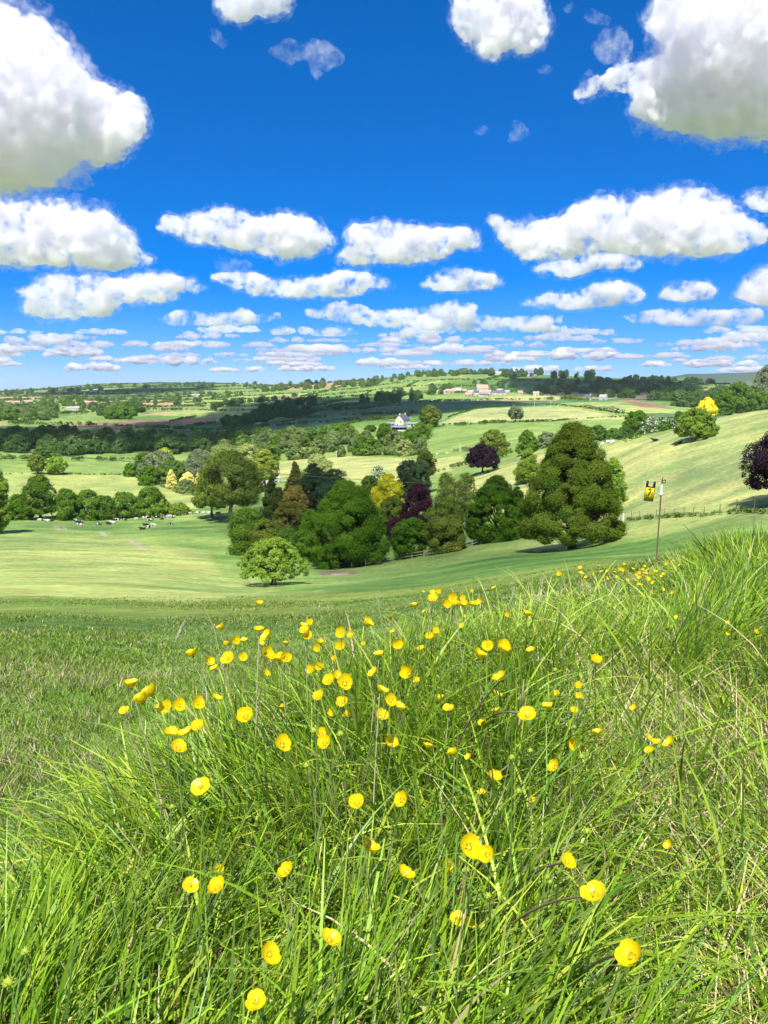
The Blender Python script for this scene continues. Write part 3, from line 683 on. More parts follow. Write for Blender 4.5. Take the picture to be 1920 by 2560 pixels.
# kind, centre column, width, top row, base row, shape, leaves, label, options
TREES = [
 ('broadleaf_tree',-18,95,1165,1335,'round','bright','fresh green tree cut off by the left edge above the cow pasture',{}),
 ('broadleaf_tree',102,86,1190,1299,'dome','mid','tall dark domed tree standing highest in the hedge behind the cows',{'clear':.16}),
 ('shrub',50,62,1238,1299,'lump','dark','dark bush left of the tall domed tree in the cow hedge',{}),
 ('shrub',172,80,1224,1299,'lump','mid','rounded hedge bush just right of the tall domed tree',{}),
 ('shrub',222,84,1228,1299,'lump','mid','broad rounded bush in the middle of the cow hedge',{}),
 ('shrub',262,58,1240,1298,'lump','mid','low rounded bush at the right end of the broad cow hedge',{}),
 ('shrub',313,72,1232,1294,'round','mid','round bush standing in the gap of the cow hedge',{}),
 ('broadleaf_tree',376,76,1217,1290,'dome','mid','taller domed bush at the right of the cow hedge',{}),
 ('shrub',394,76,1243,1289,'lump','bright','lit low bush below the taller domed bush behind the cows',{}),
 ('shrub',448,56,1258,1287,'lump','bright','small light green bush between the cow hedge and the oak',{}),
 ('broadleaf_tree',107,46,1117,1166,'round','mid','darker tree just behind the pair in the left field',{}),
 ('broadleaf_tree',95,44,1137,1185,'round','olive','left tree of the pair in the left field',{'clear':.15}),
 ('broadleaf_tree',140,56,1143,1186,'round','bright','right tree of the pair in the left field',{'clear':.1}),
 ('shrub',328,38,1158,1191,'lump','dark','dark round bush at the left tip of the tree garden',{}),
 ('shrub',356,34,1160,1194,'lump','grey','grey bush beside the dark round bush at the tip of the tree garden',{}),
 ('shrub',374,54,1165,1212,'lump','dark','dark green bush leaning over the left field edge',{}),
 ('broadleaf_tree',400,80,1130,1190,'round','grey','grey green tree behind the bushes at the left of the tree garden',{}),
 ('broadleaf_tree',412,44,1122,1160,'round','lime','bright lime tree peeping over the grey green one',{}),
 ('broadleaf_tree',362,50,1131,1180,'round','mid','green tree at the far left of the tree garden',{}),
 ('broadleaf_tree',430,72,1154,1208,'round','mid','round green tree behind the small golden conifers',{}),
 ('golden_conifer',429,27,1173,1222,'egg','gold','leftmost small golden conifer by the left field',{'leafpx':2.8}),
 ('golden_shrub',470,34,1182,1222,'round','gold','pale yellow bush between the two small golden conifers',{}),
 ('golden_conifer',496,22,1181,1222,'cone','gold','slim golden conifer just left of the big oak',{'leafpx':2.8}),
 ('shrub',466,52,1200,1230,'lump','scrub','low green shrub under the pale yellow bush',{}),
 ('willow',500,104,1127,1203,'dome','grey','broad pale willow behind the small golden conifers',{}),
 ('broadleaf_tree',560,80,1115,1190,'round','pale','pale tree behind the crown of the big oak',{}),
 ('broadleaf_tree',617,70,1112,1190,'round','pale','pale yellow green tree right behind the big oak',{}),
 ('oak_tree',579,168,1131,1304,'oak','olive','big airy oak with bare grey trunk at the left of the hollow',{'clear':.24,'cover':0.9,'n_limbs':40,'trunk_r':.75}),
 ('oak_tree',530,105,1196,1296,'oak','olive','smaller airy oak in front of the big one at the end of the herd',{'clear':.28,'cover':1.0,'n_limbs':30}),
 ('broadleaf_tree',664,66,1126,1230,'dome','lime','bright yellow green tree right of the big oak',{'clear':.3,'n_limbs':20}),
 ('willow',795,84,1138,1215,'dome','pale','pale golden green willow behind the dark conifers',{}),
 ('conifer',739,66,1150,1265,'cone','bronze_yew','bronze tipped pointed conifer in the tree garden',{'leafpx':3}),
 ('conifer',785,86,1157,1290,'egg','blue','dark blue green conifer in the middle of the tree garden',{}),
 ('broadleaf_tree',836,96,1175,1290,'round','blue','dull grey dark tree right of the blue green conifer',{'cover':1.2}),
 ('conifer',700,56,1215,1300,'cone','yew','small dark conifer between the yew and the bronze bush',{}),
 ('yew_tree',681,64,1188,1297,'cone','yew','dark pointed yew right of the big oak',{}),
 ('broadleaf_tree',740,66,1215,1300,'round','bronze','bronze orange bush in the middle of the tree garden',{}),
 ('shrub',720,78,1255,1345,'round','bronze_yew','olive brown rounded shrub below the bronze orange one',{}),
 ('rhododendron',622,108,1274,1385,'lump','mid','big rounded evergreen bush at the left of the hollow',{'lump':.3}),
 ('rhododendron',668,92,1300,1388,'lump','olive','second rounded evergreen bush at the left of the hollow',{}),
 ('rhododendron',722,86,1322,1392,'lump','mid','dull rounded bush behind the small lone tree in the hollow',{}),
 ('lone_tree',684,180,1346,1463,'umbrella','bright','small lit spreading tree standing alone in the hollow pasture',{'clear':.22,'leafpx':3.0,'lump':.13,'cover':1.4,'trunk_r':.3}),
 ('shrub',778,86,1272,1404,'egg','deep','dark green tree on the left flank of the giant in the hollow',{}),
 ('broadleaf_tree',866,222,1206,1418,'egg','dark','giant dark green tree in the centre of the hollow',{'lump':.13,'leafpx':3.0,'cover':1.8}),
 ('golden_tree',969,92,1187,1310,'dome','yellow','bright yellow domed tree behind the giant dark tree',{}),
 ('shrub',984,70,1242,1335,'round','olive','olive yellow shrub directly below the yellow domed tree',{}),
 ('blossom_tree',945,42,1166,1230,'round','mid','tree with white blossom behind the yellow domed tree',{'blossom':.35}),
 ('shrub',925,44,1188,1235,'round','mid','small dark green tree left of the white blossom tree',{}),
 ('copper_beech',1045,86,1206,1330,'egg','purple','tall purple tree right of the yellow domed tree',{}),
 ('purple_shrub',992,58,1295,1360,'round','purple','small purple shrub in the shade under the tall purple tree',{}),
 ('shrub',1022,94,1297,1394,'round','deep','dark green rounded tree in front of the purple shrub',{}),
 ('broadleaf_tree',1111,112,1244,1380,'dome','olive','olive green tree left of the dense round one',{'cover':1.7}),
 ('weeping_tree',1020,64,1148,1250,'column','blue','dark drooping tree behind the tall purple tree',{'droop':.5}),
 ('weeping_tree',1048,56,1152,1250,'column','blue','second dark drooping tree below the lone pine',{'droop':.5}),
 ('pine_tree',1067,44,1131,1235,'round','yew','lone pine with lit flat clumps behind the purple tree',{'clear':.45,'lump':.4}),
 ('birch_tree',1115,54,1181,1300,'column','olive','left drooping birch behind the olive green tree',{'cover':.75,'droop':.7,'bark':1,'clear':.12,'n_limbs':18}),
 ('birch_tree',1163,58,1181,1315,'column','olive','right drooping birch with a white trunk',{'cover':.7,'droop':.7,'bark':1,'clear':.25,'n_limbs':18}),
 ('broadleaf_tree',1238,150,1190,1352,'egg','dark','dense round dark green tree left of the tall field tree',{'lump':.11,'leafpx':2.8,'cover':1.8}),
 ('shrub',1290,60,1215,1340,'egg','deep','dark tree squeezed between the dense round tree and the tall field tree',{}),
 ('broadleaf_tree',1232,86,1077,1140,'dome','olive','round olive tree behind the nearly black purple tree',{}),
 ('copper_beech',1206,86,1113,1184,'dome','black_purple','nearly black purple tree standing on the bare slope',{'clear':.22}),
 ('broadleaf_tree',1317,54,1075,1135,'egg','mid','upper one of the two egg shaped trees on the slope',{}),
 ('broadleaf_tree',1318,66,1119,1206,'egg','bright','lower bright egg shaped tree on the slope',{'lump':.2}),
 ('shrub',1366,54,1081,1118,'lump','grey','grey green bush behind the top of the tall field tree',{}),
 ('field_tree',1425,256,1058,1372,'broadcone','fieldgreen','tallest tree with a dark trunk standing in the right field',{'clear':.085,'lump':.115,'leafpx':2.7,'cover':2.3,'n_limbs':40,'trunk_r':.55,'ragged':.18}),
 ('broadleaf_tree',1528,74,1143,1268,'egg','bright','pale lit tree peeping out behind the tallest tree',{}),
 ('broadleaf_tree',1289,40,1015,1056,'round','grey','thin tree standing in the hedge under the pale crop field',{'clear':.2,'cover':1.0}),
 ('broadleaf_tree',859,72,1060,1108,'round','mid','round dark tree in the meadow left of the house',{}),
 ('shrub',838,40,1066,1108,'round','mid','slimmer tree touching the round dark meadow tree',{}),
 ('broadleaf_tree',963,42,1060,1103,'round','dark','round dark tree just below the low barn',{}),
 ('shrub',926,30,1063,1080,'round','dark','small dark tree left of the low barn',{}),
 ('broadleaf_tree',1078,50,1014,1068,'round','olive','tall tree right of the pale house',{}),
 ('broadleaf_tree',1068,40,1016,1055,'round','dark','dark tree half hidden behind the tall one by the house',{}),
 ('broadleaf_tree',1052,44,1058,1100,'round','mid','tree in the row running down from the house',{}),
 ('shrub',1030,50,1072,1118,'round','mid','rounded tree in the row below the low barn',{}),
 ('shrub',1048,44,1095,1135,'lump','scrub','low bush in the row below the house',{}),
 ('shrub',1012,44,1100,1140,'lump','pale','pale yellowish bush at the foot of the row below the house',{}),
 ('shrub',1590,62,1029,1083,'round','dark','dark tree at the head of the white blossom hedge',{}),
 ('hawthorn',1617,74,1042,1085,'lump','hedge','hawthorn thick with white blossom on the crest of the hill',{'blossom':.42}),
 ('hawthorn',1664,60,1042,1075,'lump','hedge','darker hawthorn with a little blossom next to the lit field tree',{'blossom':.15}),
 ('shrub',1700,50,1030,1068,'lump','hedge','dark bush touching the lit field tree on the crest',{}),
 ('broadleaf_tree',1739,104,1022,1099,'dome','bright','lit broad tree with a dark shadow on the right hillside',{'lump':.14,'clear':.1}),
 ('golden_tree',1767,50,995,1040,'egg','bright_gold','bright golden tree behind the lit broad tree',{}),
 ('broadleaf_tree',1806,50,978,1036,'dome','dark','dark tree beside the golden tree on the crest',{}),
 ('broadleaf_tree',1842,76,957,1032,'dome','mid','tallest green tree of the dark clump on the crest',{}),
 ('broadleaf_tree',1880,66,975,1028,'round','dark','dark tree in the clump under the tall grey one',{}),
 ('broadleaf_tree',1910,78,912,1022,'egg','grey','tall grey airy tree at the right edge on the crest',{'cover':1.0,'n_limbs':24}),
 ('shrub',1925,50,985,1022,'lump','mid','low bright bush at the right edge on the crest',{}),
 ('copper_beech',1962,225,1078,1262,'oak','black_purple','dark purple tree leaning into the picture at the right edge',{'clear':.2,'leafpx':3.6,'cover':1.1,'ragged':.42,'n_limbs':24,'lump':.2}),
 ('shrub',1492,60,1064,1100,'lump','hedge','dark bush behind the top right of the tallest tree',{}),
 ('shrub',1535,52,1072,1096,'lump','hedge','lower dark bush on the crest right of the tallest tree',{}),
 ('shrub',1562,40,1066,1092,'lump','hedge','small dark bush joining the white blossom hedge',{}),
]
def build_trees():
    rng = np.random.default_rng(21)
    for kind, cx, wpx, top, base, shape, mat, label, opt in TREES:
        opt = dict(opt); p, r = ground_hit(cx, base, 30.0)
        w = wpx*(p.y*math.cos(PITCH)-p.z*math.sin(PITCH))/FPX; zt = r*tan_el(cx, top); h = max(zt-p.z, 0.35*w*0.8)
        if 'clear' in opt: opt['clear'] *= h
        if opt.pop('bark', 0): opt['bark'] = BIRCH_MAT
        cat = 'shrub' if 'shrub' in kind or 'rhodo' in kind else 'tree'
        make_tree(kind, label, cat, p, w*0.97, h, shape, mat, r, rng, **opt)
build_trees()
# ---------------------------------------------------------------- hedges
def hedge_arrays(pts, h, w, leaf, rng, cover=1.3, gap=0.0):
    """leaf clumps along a line of ground points (local to the first point)"""
    P = np.array(pts); seg = np.linalg.norm(np.diff(P[:, :2], axis=0), axis=1); L = seg.sum()
    n = max(4, int(L/(h*0.62))); s = np.sort(rng.random(n)*L); cum = np.concatenate([[0], np.cumsum(seg)])
    k = np.clip(np.searchsorted(cum, s)-1, 0, len(seg)-1); t = (s-cum[k])/np.maximum(seg[k], 1e-6)
    B = P[k]*(1-t)[:, None]+P[k+1]*t[:, None]
    B[:, 2] = ground_z(B[:, 0], B[:, 1])
    hh = h*(0.62+0.6*vnoise(s/(h*5), s*0+h, 3))*(0.85+0.3*rng.random(n)); cr = hh*0.52
    if gap: keep = vnoise(s/(h*7), s*0+3.3, 8) > gap; B, hh, cr, n = B[keep], hh[keep], cr[keep], int(keep.sum())
    if n == 0: return None
    C = B+np.column_stack([rng.normal(size=n)*w*0.18, rng.normal(size=n)*w*0.18, hh*0.5])
    per = np.maximum(4, (cover*2.2*3.14*cr**2/(leaf*leaf*0.62)).astype(int)); idx = np.repeat(np.arange(n), per); m = len(idx)
    D = rand_dirs(m, rng); D[:, 2] = np.where(D[:, 2] < -0.5, -D[:, 2], D[:, 2])
    Q = C[idx]+D*np.column_stack([cr[idx]*w/h*1.1, cr[idx]*w/h*1.1, hh[idx]*0.5])*(0.7+0.35*rng.random(m))[:, None]
    N = D+np.array([0, 0, 0.4])+rand_dirs(m, rng)*0.6; N /= np.linalg.norm(N, axis=1)[:, None]
    b = (0.8+0.4*rng.random(n))[idx]*(0.8+0.4*rng.random(m)); T = np.column_stack([b*(0.95+0.15*rng.random(m)), b, b*0.9])
    return leaf_quads(Q, N, leaf, rng, T)
def make_hedge(pxs, h, mat, label, rng, group=None, name='hedge', blossom=0.0, gap=0.0, wide=1.0, xy=None, leafpx=3.2, rmin=30.0):
    if xy is None: W = [ground_hit(px, py, rmin)[0] for px, py in pxs]
    else: W = [Vector((x, y, float(ground_z(x, y)))) for x, y in xy]
    P = [];
    for a, b in zip(W[:-1], W[1:]):
        n = max(1, int((b-a).length/12))
        P += [tuple(a.lerp(b, i/n)) for i in range(n)]
    P.append(tuple(W[-1])); rm = min(math.hypot(p[0], p[1]) for p in P)
    rmean = np.mean([math.hypot(p[0], p[1]) for p in P])
    A = hedge_arrays(P, h, h*wide, max(0.2, leafpx*rmean/FPX), rng, gap=gap)
    if A is None: return None
    V, F, T = A; org = np.array(P[0])
    me = np_mesh(name, V-org, F, T); me.materials.append(FOL[mat])
    if blossom:
        me.materials.append(FOL['blossom']); me.polygons.foreach_set('material_index', (rng.random(len(F)) < blossom).astype(np.int32))
    return tag(mesh_obj(name, me, loc=org), label, 'hedge', group)
HEDGES = [
 ([(-120,1152),(120,1152),(330,1151)],3.0,'hedge','long hedge along the far side of the left fields',{}),
 ([(-120,1146),(70,1147),(180,1146)],3.2,'bright','lit row of bushes just behind the left field hedge',{'gap':.25}),
 ([(0,1186),(170,1186),(330,1188)],1.0,'hedge','thin dark line of rough growth between the two left fields',{'gap':.2}),
 ([(400,1215),(455,1235),(500,1240)],1.3,'scrub','low growth where the left field meets the small golden conifers',{'gap':.2}),
 ([(-100,1299),(60,1300)],3.2,'dark','shadowy hedge at the left edge behind the cows',{}),
 ([(280,1296),(300,1297),(420,1288),(480,1286)],2.2,'hedge','lowest stretch of the cow hedge towards the big oak',{'gap':.15}),
 ([(1108,1066),(1160,1064),(1240,1060),(1320,1058),(1380,1053)],3.0,'hedge','hedge along the foot of the pale crop field',{}),
 ([(1080,1070),(1060,1090),(1046,1120),(1000,1140)],4.0,'mid','thick row of growth running down from the pale house',{'wide':1.6}),
 ([(900,1140),(960,1138),(1030,1140)],4.5,'scrub','scrub along the top of the pale valley field',{'wide':1.5}),
 ([(1090,1182),(1130,1172),(1170,1162),(1215,1152)],2.0,'hedge','dark hedge climbing past the nearly black purple tree',{}),
 ([(1215,1150),(1260,1143),(1310,1130)],2.0,'hedge','dark hedge between the two upper slope trees',{}),
 ([(1340,1124),(1390,1110),(1440,1100)],1.6,'scrub','thin hedge behind the tallest tree',{'gap':.2}),
 ([(1130,1130),(1160,1127),(1180,1128)],2.0,'grey','low grey thicket in the field left of the olive tree',{}),
 ([(1120,1044),(1180,1024),(1290,1014),(1395,1012)],1.6,'hedge','thin hedge along the top of the pale crop field',{'gap':.1}),
 ([(1400,1014),(1480,1022),(1570,1036)],2.0,'hedge','hedge on the right of the pale crop field',{}),
 ([(1458,1020),(1500,1026),(1560,1034)],4.0,'hedge','hedge with white blossom beyond the pale crop field',{'blossom':.3}),
 ([(1380,1054),(1420,1049),(1450,1047)],1.2,'hedge','short dark hedge line at the right end of the pale crop',{}),
 ([(1470,1047),(1520,1044),(1560,1043)],1.4,'hedge','broken hedge line beside the right end of the pale crop',{}),
 ([(730,1086),(830,1070),(960,1046)],3.0,'hedge','hedge climbing from the valley wood towards the house',{}),
 ([(960,1052),(1000,1050),(1060,1048)],5.0,'shade','belt of dark trees right behind the pale house',{'wide':1.4}),
 ([(480,1094),(620,1070),(740,1050)],2.2,'shade','dark hedge under the shaded teal field',{}),
 ([(820,1022),(950,1008),(1045,1003)],5.0,'shade','dark tree belt along the top of the shaded field',{'wide':1.3}),
 ([(1050,1004),(1240,1000),(1300,1000)],3.0,'shade','dark hedge below the farm village',{}),
 ([(1320,1003),(1400,1001),(1470,1004)],6.0,'mid','lit row of young trees right of the farm village',{}),
 ([(1560,1107),(1600,1092),(1660,1078),(1700,1068)],2.2,'hedge','dark hedge bottom along the crest of the right hillside',{}),
 ([(1640,1075),(1680,1066),(1720,1055)],4.0,'hedge','hedge with scattered blossom behind the lit broad tree',{'blossom':.18}),
 ([(1780,1042),(1830,1034),(1900,1022)],3.6,'dark','dark undergrowth along the crest at the right',{}),
 ([(1565,1301),(1640,1296),(1760,1290),(1930,1286)],0.55,'scrub','rough grass and weeds along the wire fence on the right',{'leafpx':2.6}),
 ([(1195,1352),(1250,1340),(1312,1331)],0.7,'scrub','white flowering weeds along the post and rail fence',{'blossom':.35}),
 ([(760,1412),(840,1416),(930,1414)],1.6,'deep','dark undergrowth in the shade of the giant tree',{}),
 ([(1055,1392),(1100,1385),(1150,1378)],1.2,'bronze','low brownish bush at the fence below the olive green tree',{}),
]
def build_hedges():
    rng = np.random.default_rng(5)
    for pxs, h, mat, label, opt in HEDGES: make_hedge(pxs, h, mat, label, rng, **opt)
    # hedgerows of the far patchwork: along the rows and between the fields of each row
    def inv(u, v):
        x, y = u, v
        for _ in range(8):
            uu, vv = parcel_uv(np.array([x]), np.array([y])); x += (u-uu[0]); y += (v-vv[0])
        return x, y
    cnt = 0
    for r in range(1, len(PARCEL_ROWS)-2):
        v0, v1 = PARCEL_ROWS[r], PARCEL_ROWS[r+1]
        for k in range(-14, 15):
            u0, u1 = parcel_cut(r, k), parcel_cut(r, k+1)
            for tag_, A, B in (('row', (u0, v0), (u1, v0)), ('side', (u1, v0), (u1, v1))):
                pts = [inv(A[0]+(B[0]-A[0])*t, A[1]+(B[1]-A[1])*t) for t in np.linspace(0, 1, 7)]
                mx, my = pts[3]; a = math.degrees(math.atan2(mx, my)); d = math.hypot(mx, my)
                if abs(a) > 27.5 or d < 760: continue
                if a > 3 and d < 1500: continue           # the traced fields of the middle distance have their own hedges
                if a > 15 and d < 1900: continue
                if rng.random() < 0.12: continue
                side = 'left' if a < -6 else 'central' if a < 12 else 'right hand'
                dist = 'nearer' if d < 1700 else 'farther'
                make_hedge(None, 3.2+1.6*rng.random(), 'shade', 'thin dark hedgerow dividing the fields on the %s %s hills' % (dist, side), rng,
                           group='hedgerows of the %s %s hills' % (dist, side), xy=pts, gap=0.12, leafpx=3.6); cnt += 1
    return cnt
N_FAR_HEDGES = build_hedges()

# ---------------------------------------------------------------- far trees: a few kinds, copied
def far_proto(shape, mat, rng, w, h, leaf, clear=0.0, cover=1.4):
    V, F, T, C = crown_arrays(w, h-clear, shape, leaf, rng, cover, 0.3)
    V[:, 2] += clear
    tv, tf = tube([(0, 0, -0.5), (0, 0, h*0.3), (0, 0, h*0.6)], [0.35, 0.28, 0.1], 5)
    n = len(V); A = np.concatenate([V, tv]); G = np.concatenate([F, tf+n]); TT = np.concatenate([T, np.ones((len(tv), 3))])
    me = np_mesh('far_tree', A, G, TT); me.materials.append(FOL[mat]); me.materials.append(TRUNK_MAT)
    mi = np.zeros(len(G), np.int32); mi[len(F):] = 1; me.polygons.foreach_set('material_index', mi)
    return me, A, G, TT
AREAS = [  # outline, count, (height lo, hi), prototypes, label
 ([(-60,1098),(150,1090),(300,1100),(480,1102),(640,1096),(700,1108),(660,1128),(500,1136),(300,1134),(180,1140),(-60,1134)],190,(7,12),('shade_round','shade_oak','shade_tall'),'dark tree of the shaded wood behind the left fields'),
 ([(690,1020),(740,1000),(810,998),(790,1020),(770,1042),(690,1050),(650,1054),(640,1040)],34,(9,15),('shade_round','shade_oak'),'dark tree of the clump in the middle of the shaded fields'),
 ([(530,1018),(600,1004),(740,990),(745,996),(610,1012),(535,1026)],26,(8,13),('shade_round','shade_oak'),'dark tree in the line climbing the far fields'),
 ([(560,1062),(660,1040),(750,1030),(750,1044),(660,1056),(570,1072)],22,(8,12),('shade_round','shade_oak'),'dark tree along the hedge left of the shaded teal field'),
 ([(880,1006),(1000,990),(1050,985),(1050,1000),(900,1016)],22,(12,17),('shade_round','shade_tall'),'dark tree in the belt left of the farm village'),
 ([(1020,934),(1120,930),(1260,931),(1260,940),(1020,944)],40,(12,20),('pale_round','mid_round','shade_round'),'tree on the crest of the central hill'),
 ([(1262,934),(1480,938),(1485,950),(1262,946)],38,(13,22),('shade_round','shade_tall'),'dark tree on the crest right of the central hill'),
 ([(1330,962),(1420,952),(1560,955),(1700,960),(1720,1004),(1600,1000),(1460,992),(1340,985)],100,(10,16),('shade_round','shade_oak'),'dark tree of the shaded wood on the right hand hill'),
 ([(1680,988),(1820,980),(1820,1014),(1690,1020)],34,(12,18),('shade_round','shade_oak'),'dark tree in the shaded hollow behind the golden tree'),
 ([(1070,976),(1100,966),(1150,968),(1140,985),(1080,990)],12,(10,15),('mid_round','shade_round'),'tree sheltering the left end of the farm village'),
 ([(1180,958),(1260,956),(1300,975),(1250,972)],10,(10,14),('mid_round','shade_round'),'tree above the roofs of the farm village'),
 ([(-40,1045),(300,1030),(520,1010),(640,985),(640,970),(300,985),(-40,1000)],130,(8,13),('mid_round','pale_round','shade_oak'),'single tree among the far left fields'),
 ([(-60,1060),(130,1050),(170,1025),(-60,1015)],60,(9,15),('pale_round','mid_round','scrub_round'),'tree of the scrubby pale fields at the left'),
 ([(240,1036),(340,1022),(370,1030),(300,1052)],11,(13,18),('mid_oak','shade_oak'),'large tree in the clump between the far left fields'),
 ([(-40,984),(340,962),(640,960),(640,968),(340,972),(-40,990)],70,(11,18),('shade_round','mid_round'),'tiny tree on the skyline at the left'),
 ([(640,968),(760,955),(860,958),(1000,944),(1010,956),(860,972),(660,980)],60,(11,19),('pale_round','mid_round'),'tree on the slope below the central skyline'),
 ([(1560,950),(1800,944),(1800,954),(1560,958)],30,(10,17),('pale_round','mid_round'),'tree on the skyline right of the shaded wood'),
 ([(690,1098),(760,1090),(900,1108),(1010,1118),(1030,1138),(880,1142),(700,1150)],46,(7,12),('pale_round','scrub_round','pale_tall','mid_round'),'pale tree of the thicket above the valley field'),
 ([(590,1120),(700,1105),(700,1150),(600,1165)],20,(9,14),('pale_round','mid_round','pale_tall'),'lit tree at the edge of the shaded wood'),
 ([(505,1150),(560,1135),(660,1140),(680,1185),(560,1200)],16,(8,12),('pale_round','scrub_round','mid_round'),'pale tree filling the garden behind the big oak'),
 ([(1380,1108),(1440,1100),(1470,1096),(1470,1102),(1390,1116)],6,(4,6),('scrub_round','shade_round'),'bush in the hedge behind the tallest tree'),
]
def build_far_trees():
    rng = np.random.default_rng(77); protos = {}
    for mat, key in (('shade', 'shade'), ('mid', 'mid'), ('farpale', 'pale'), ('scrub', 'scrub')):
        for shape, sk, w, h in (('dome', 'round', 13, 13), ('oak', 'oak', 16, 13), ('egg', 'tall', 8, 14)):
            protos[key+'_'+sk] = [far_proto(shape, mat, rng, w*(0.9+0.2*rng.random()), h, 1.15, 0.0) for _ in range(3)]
    items = []
    for poly, n, hr, kinds, label in AREAS:
        P = np.array(poly, float); lo, hi = P.min(0), P.max(0); got = 0
        while got < n:
            q = lo+(hi-lo)*rng.random(2)
            if not in_poly(np.array([q[0]]), np.array([q[1]]), poly)[0]: continue
            p, r = ground_hit(q[0], q[1], 250.0); h = hr[0]+(hr[1]-hr[0])*rng.random()
            items.append((h/r, p, r, h, kinds[int(rng.integers(len(kinds)))], label)); got += 1
    items.sort(key=lambda t: -t[0])
    rest = []
    for i, (s, p, r, h, kind, label) in enumerate(items):
        v = int(rng.integers(3)); me, A, G, T = protos[kind][v]; k = h/13.5; rz = rng.random()*6.28; sx = k*(0.85+0.4*rng.random())
        if i < MAX_FAR_TREES:
            o = bpy.data.objects.new('shrub' if kind.startswith('scrub') else 'broadleaf_tree', me); COL.objects.link(o)
            o.location = p; o.rotation_euler = (0, 0, rz); o.scale = (sx, sx, k)
            tag(o, label, 'tree', 'trees: '+label)
        else:
            c, sn = math.cos(rz), math.sin(rz); B = A*np.array([sx, sx, k]); B = np.column_stack([B[:, 0]*c-B[:, 1]*sn, B[:, 0]*sn+B[:, 1]*c, B[:, 2]])+np.array(p)
            rest.append((kind, B, G, T))
    if rest:
        # the rest reads as one far mass of trees
        mats = sorted({k.split('_')[0] for k, *_ in rest}); V = []; F = []; T = []; M = []; o = 0
        for kind, B, G, t in rest:
            V.append(B); F.append(G+o); T.append(t); M.append(np.full(len(G), mats.index(kind.split('_')[0]))); o += len(B)
        me = np_mesh('far_trees', np.concatenate(V), np.concatenate(F), np.concatenate(T))
        for k in mats: me.materials.append(FOL[{'pale': 'farpale'}.get(k, k)])
        me.polygons.foreach_set('material_index', np.concatenate(M).astype(np.int32))
        tag(mesh_obj('far_woodland', me), 'small trees scattered over the farthest hills and their skyline', 'trees', kind='stuff')
MAX_FAR_TREES = 205
build_far_trees()
# ---------------------------------------------------------------- buildings
def box_arr(x0, x1, y0, y1, z0, z1):
    V = np.array([(x, y, z) for z in (z0, z1) for y in (y0, y1) for x in (x0, x1)], float)
    F = np.array([(0, 2, 3, 1), (4, 5, 7, 6), (0, 1, 5, 4), (2, 6, 7, 3), (0, 4, 6, 2), (1, 3, 7, 5)])
    return V, F
STONE = simple_mat('cream_stone', (0.70,0.60,0.46), 0.9, 1.2, 0.12); SLATE = simple_mat('slate', (0.10,0.10,0.15), 0.6, 1.5, 0.2)
BRICK = simple_mat('red_brick', (0.50,0.30,0.22), 0.9, 1.5, 0.2); TILE = simple_mat('clay_tile', (0.44,0.30,0.23), 0.8, 1.2, 0.25); WHITEWASH = simple_mat('whitewash', (0.62,0.58,0.50), 0.8, 1.0, 0.06)
GREYROOF = simple_mat('grey_sheet_roof', (0.36,0.35,0.36), 0.6, 0.8, 0.15); PURPLEROOF = simple_mat('purple_slate', (0.16,0.11,0.17), 0.6, 1.0, 0.2); BLUEROOF = simple_mat('blue_grey_sheet', (0.20,0.27,0.33), 0.5, 0.8, 0.15)
TEAL = simple_mat('teal_sheet', (0.16,0.30,0.26), 0.5, 0.8, 0.2); DARK = simple_mat('dark_interior', (0.02,0.018,0.025), 0.8, 1.0, 0.2); GLASS = simple_mat('window_glass', (0.05,0.06,0.08), 0.15, 1.0, 0.2, spec=0.6); PINKSTONE = simple_mat('pink_stone', (0.62,0.47,0.37), 0.9, 1.0, 0.15)
def gable_walls(L, W, H, ridge):
    """closed shell, ridge along x"""
    l, w = L/2, W/2
    V = np.array([(-l,-w,-1.5),(l,-w,-1.5),(l,w,-1.5),(-l,w,-1.5),(-l,-w,H),(l,-w,H),(l,w,H),(-l,w,H),(-l,0,H+ridge),(l,0,H+ridge)], float)
    bm = bmesh.new(); vs = [bm.verts.new(v) for v in V]
    for f in ((0,1,5,4),(2,3,7,6),(1,2,6,9,5),(3,0,4,8,7),(4,5,9,8),(6,7,8,9)): bm.faces.new([vs[i] for i in f])
    return bm
def gable_roof(L, W, H, ridge, over=0.35, t=0.25):
    l = L/2+over; w = W/2+over; drop = ridge*over/(W/2); bm = bmesh.new()
    prof = [(-w, H-drop), (0, H+ridge), (w, H-drop)]
    up = [(y, z+t) for y, z in prof]; lo = [(y, z+0.03) for y, z in prof]
    rows = []
    for x in (-l, l): rows.append(([bm.verts.new((x, y, z)) for y, z in up], [bm.verts.new((x, y, z)) for y, z in lo]))
    (u0, l0), (u1, l1) = rows
    for i in range(2):
        bm.faces.new((u0[i], u1[i], u1[i+1], u0[i+1])); bm.faces.new((l0[i], l0[i+1], l1[i+1], l1[i]))
        bm.faces.new((u0[i], u0[i+1], l0[i+1], l0[i])); bm.faces.new((u1[i], l1[i], l1[i+1], u1[i+1]))
    bm.faces.new((u0[0], l0[0], l1[0], u1[0])); bm.faces.new((u0[2], u1[2], l1[2], l0[2]))
    bmesh.ops.recalc_face_normals(bm, faces=bm.faces)
    return bm
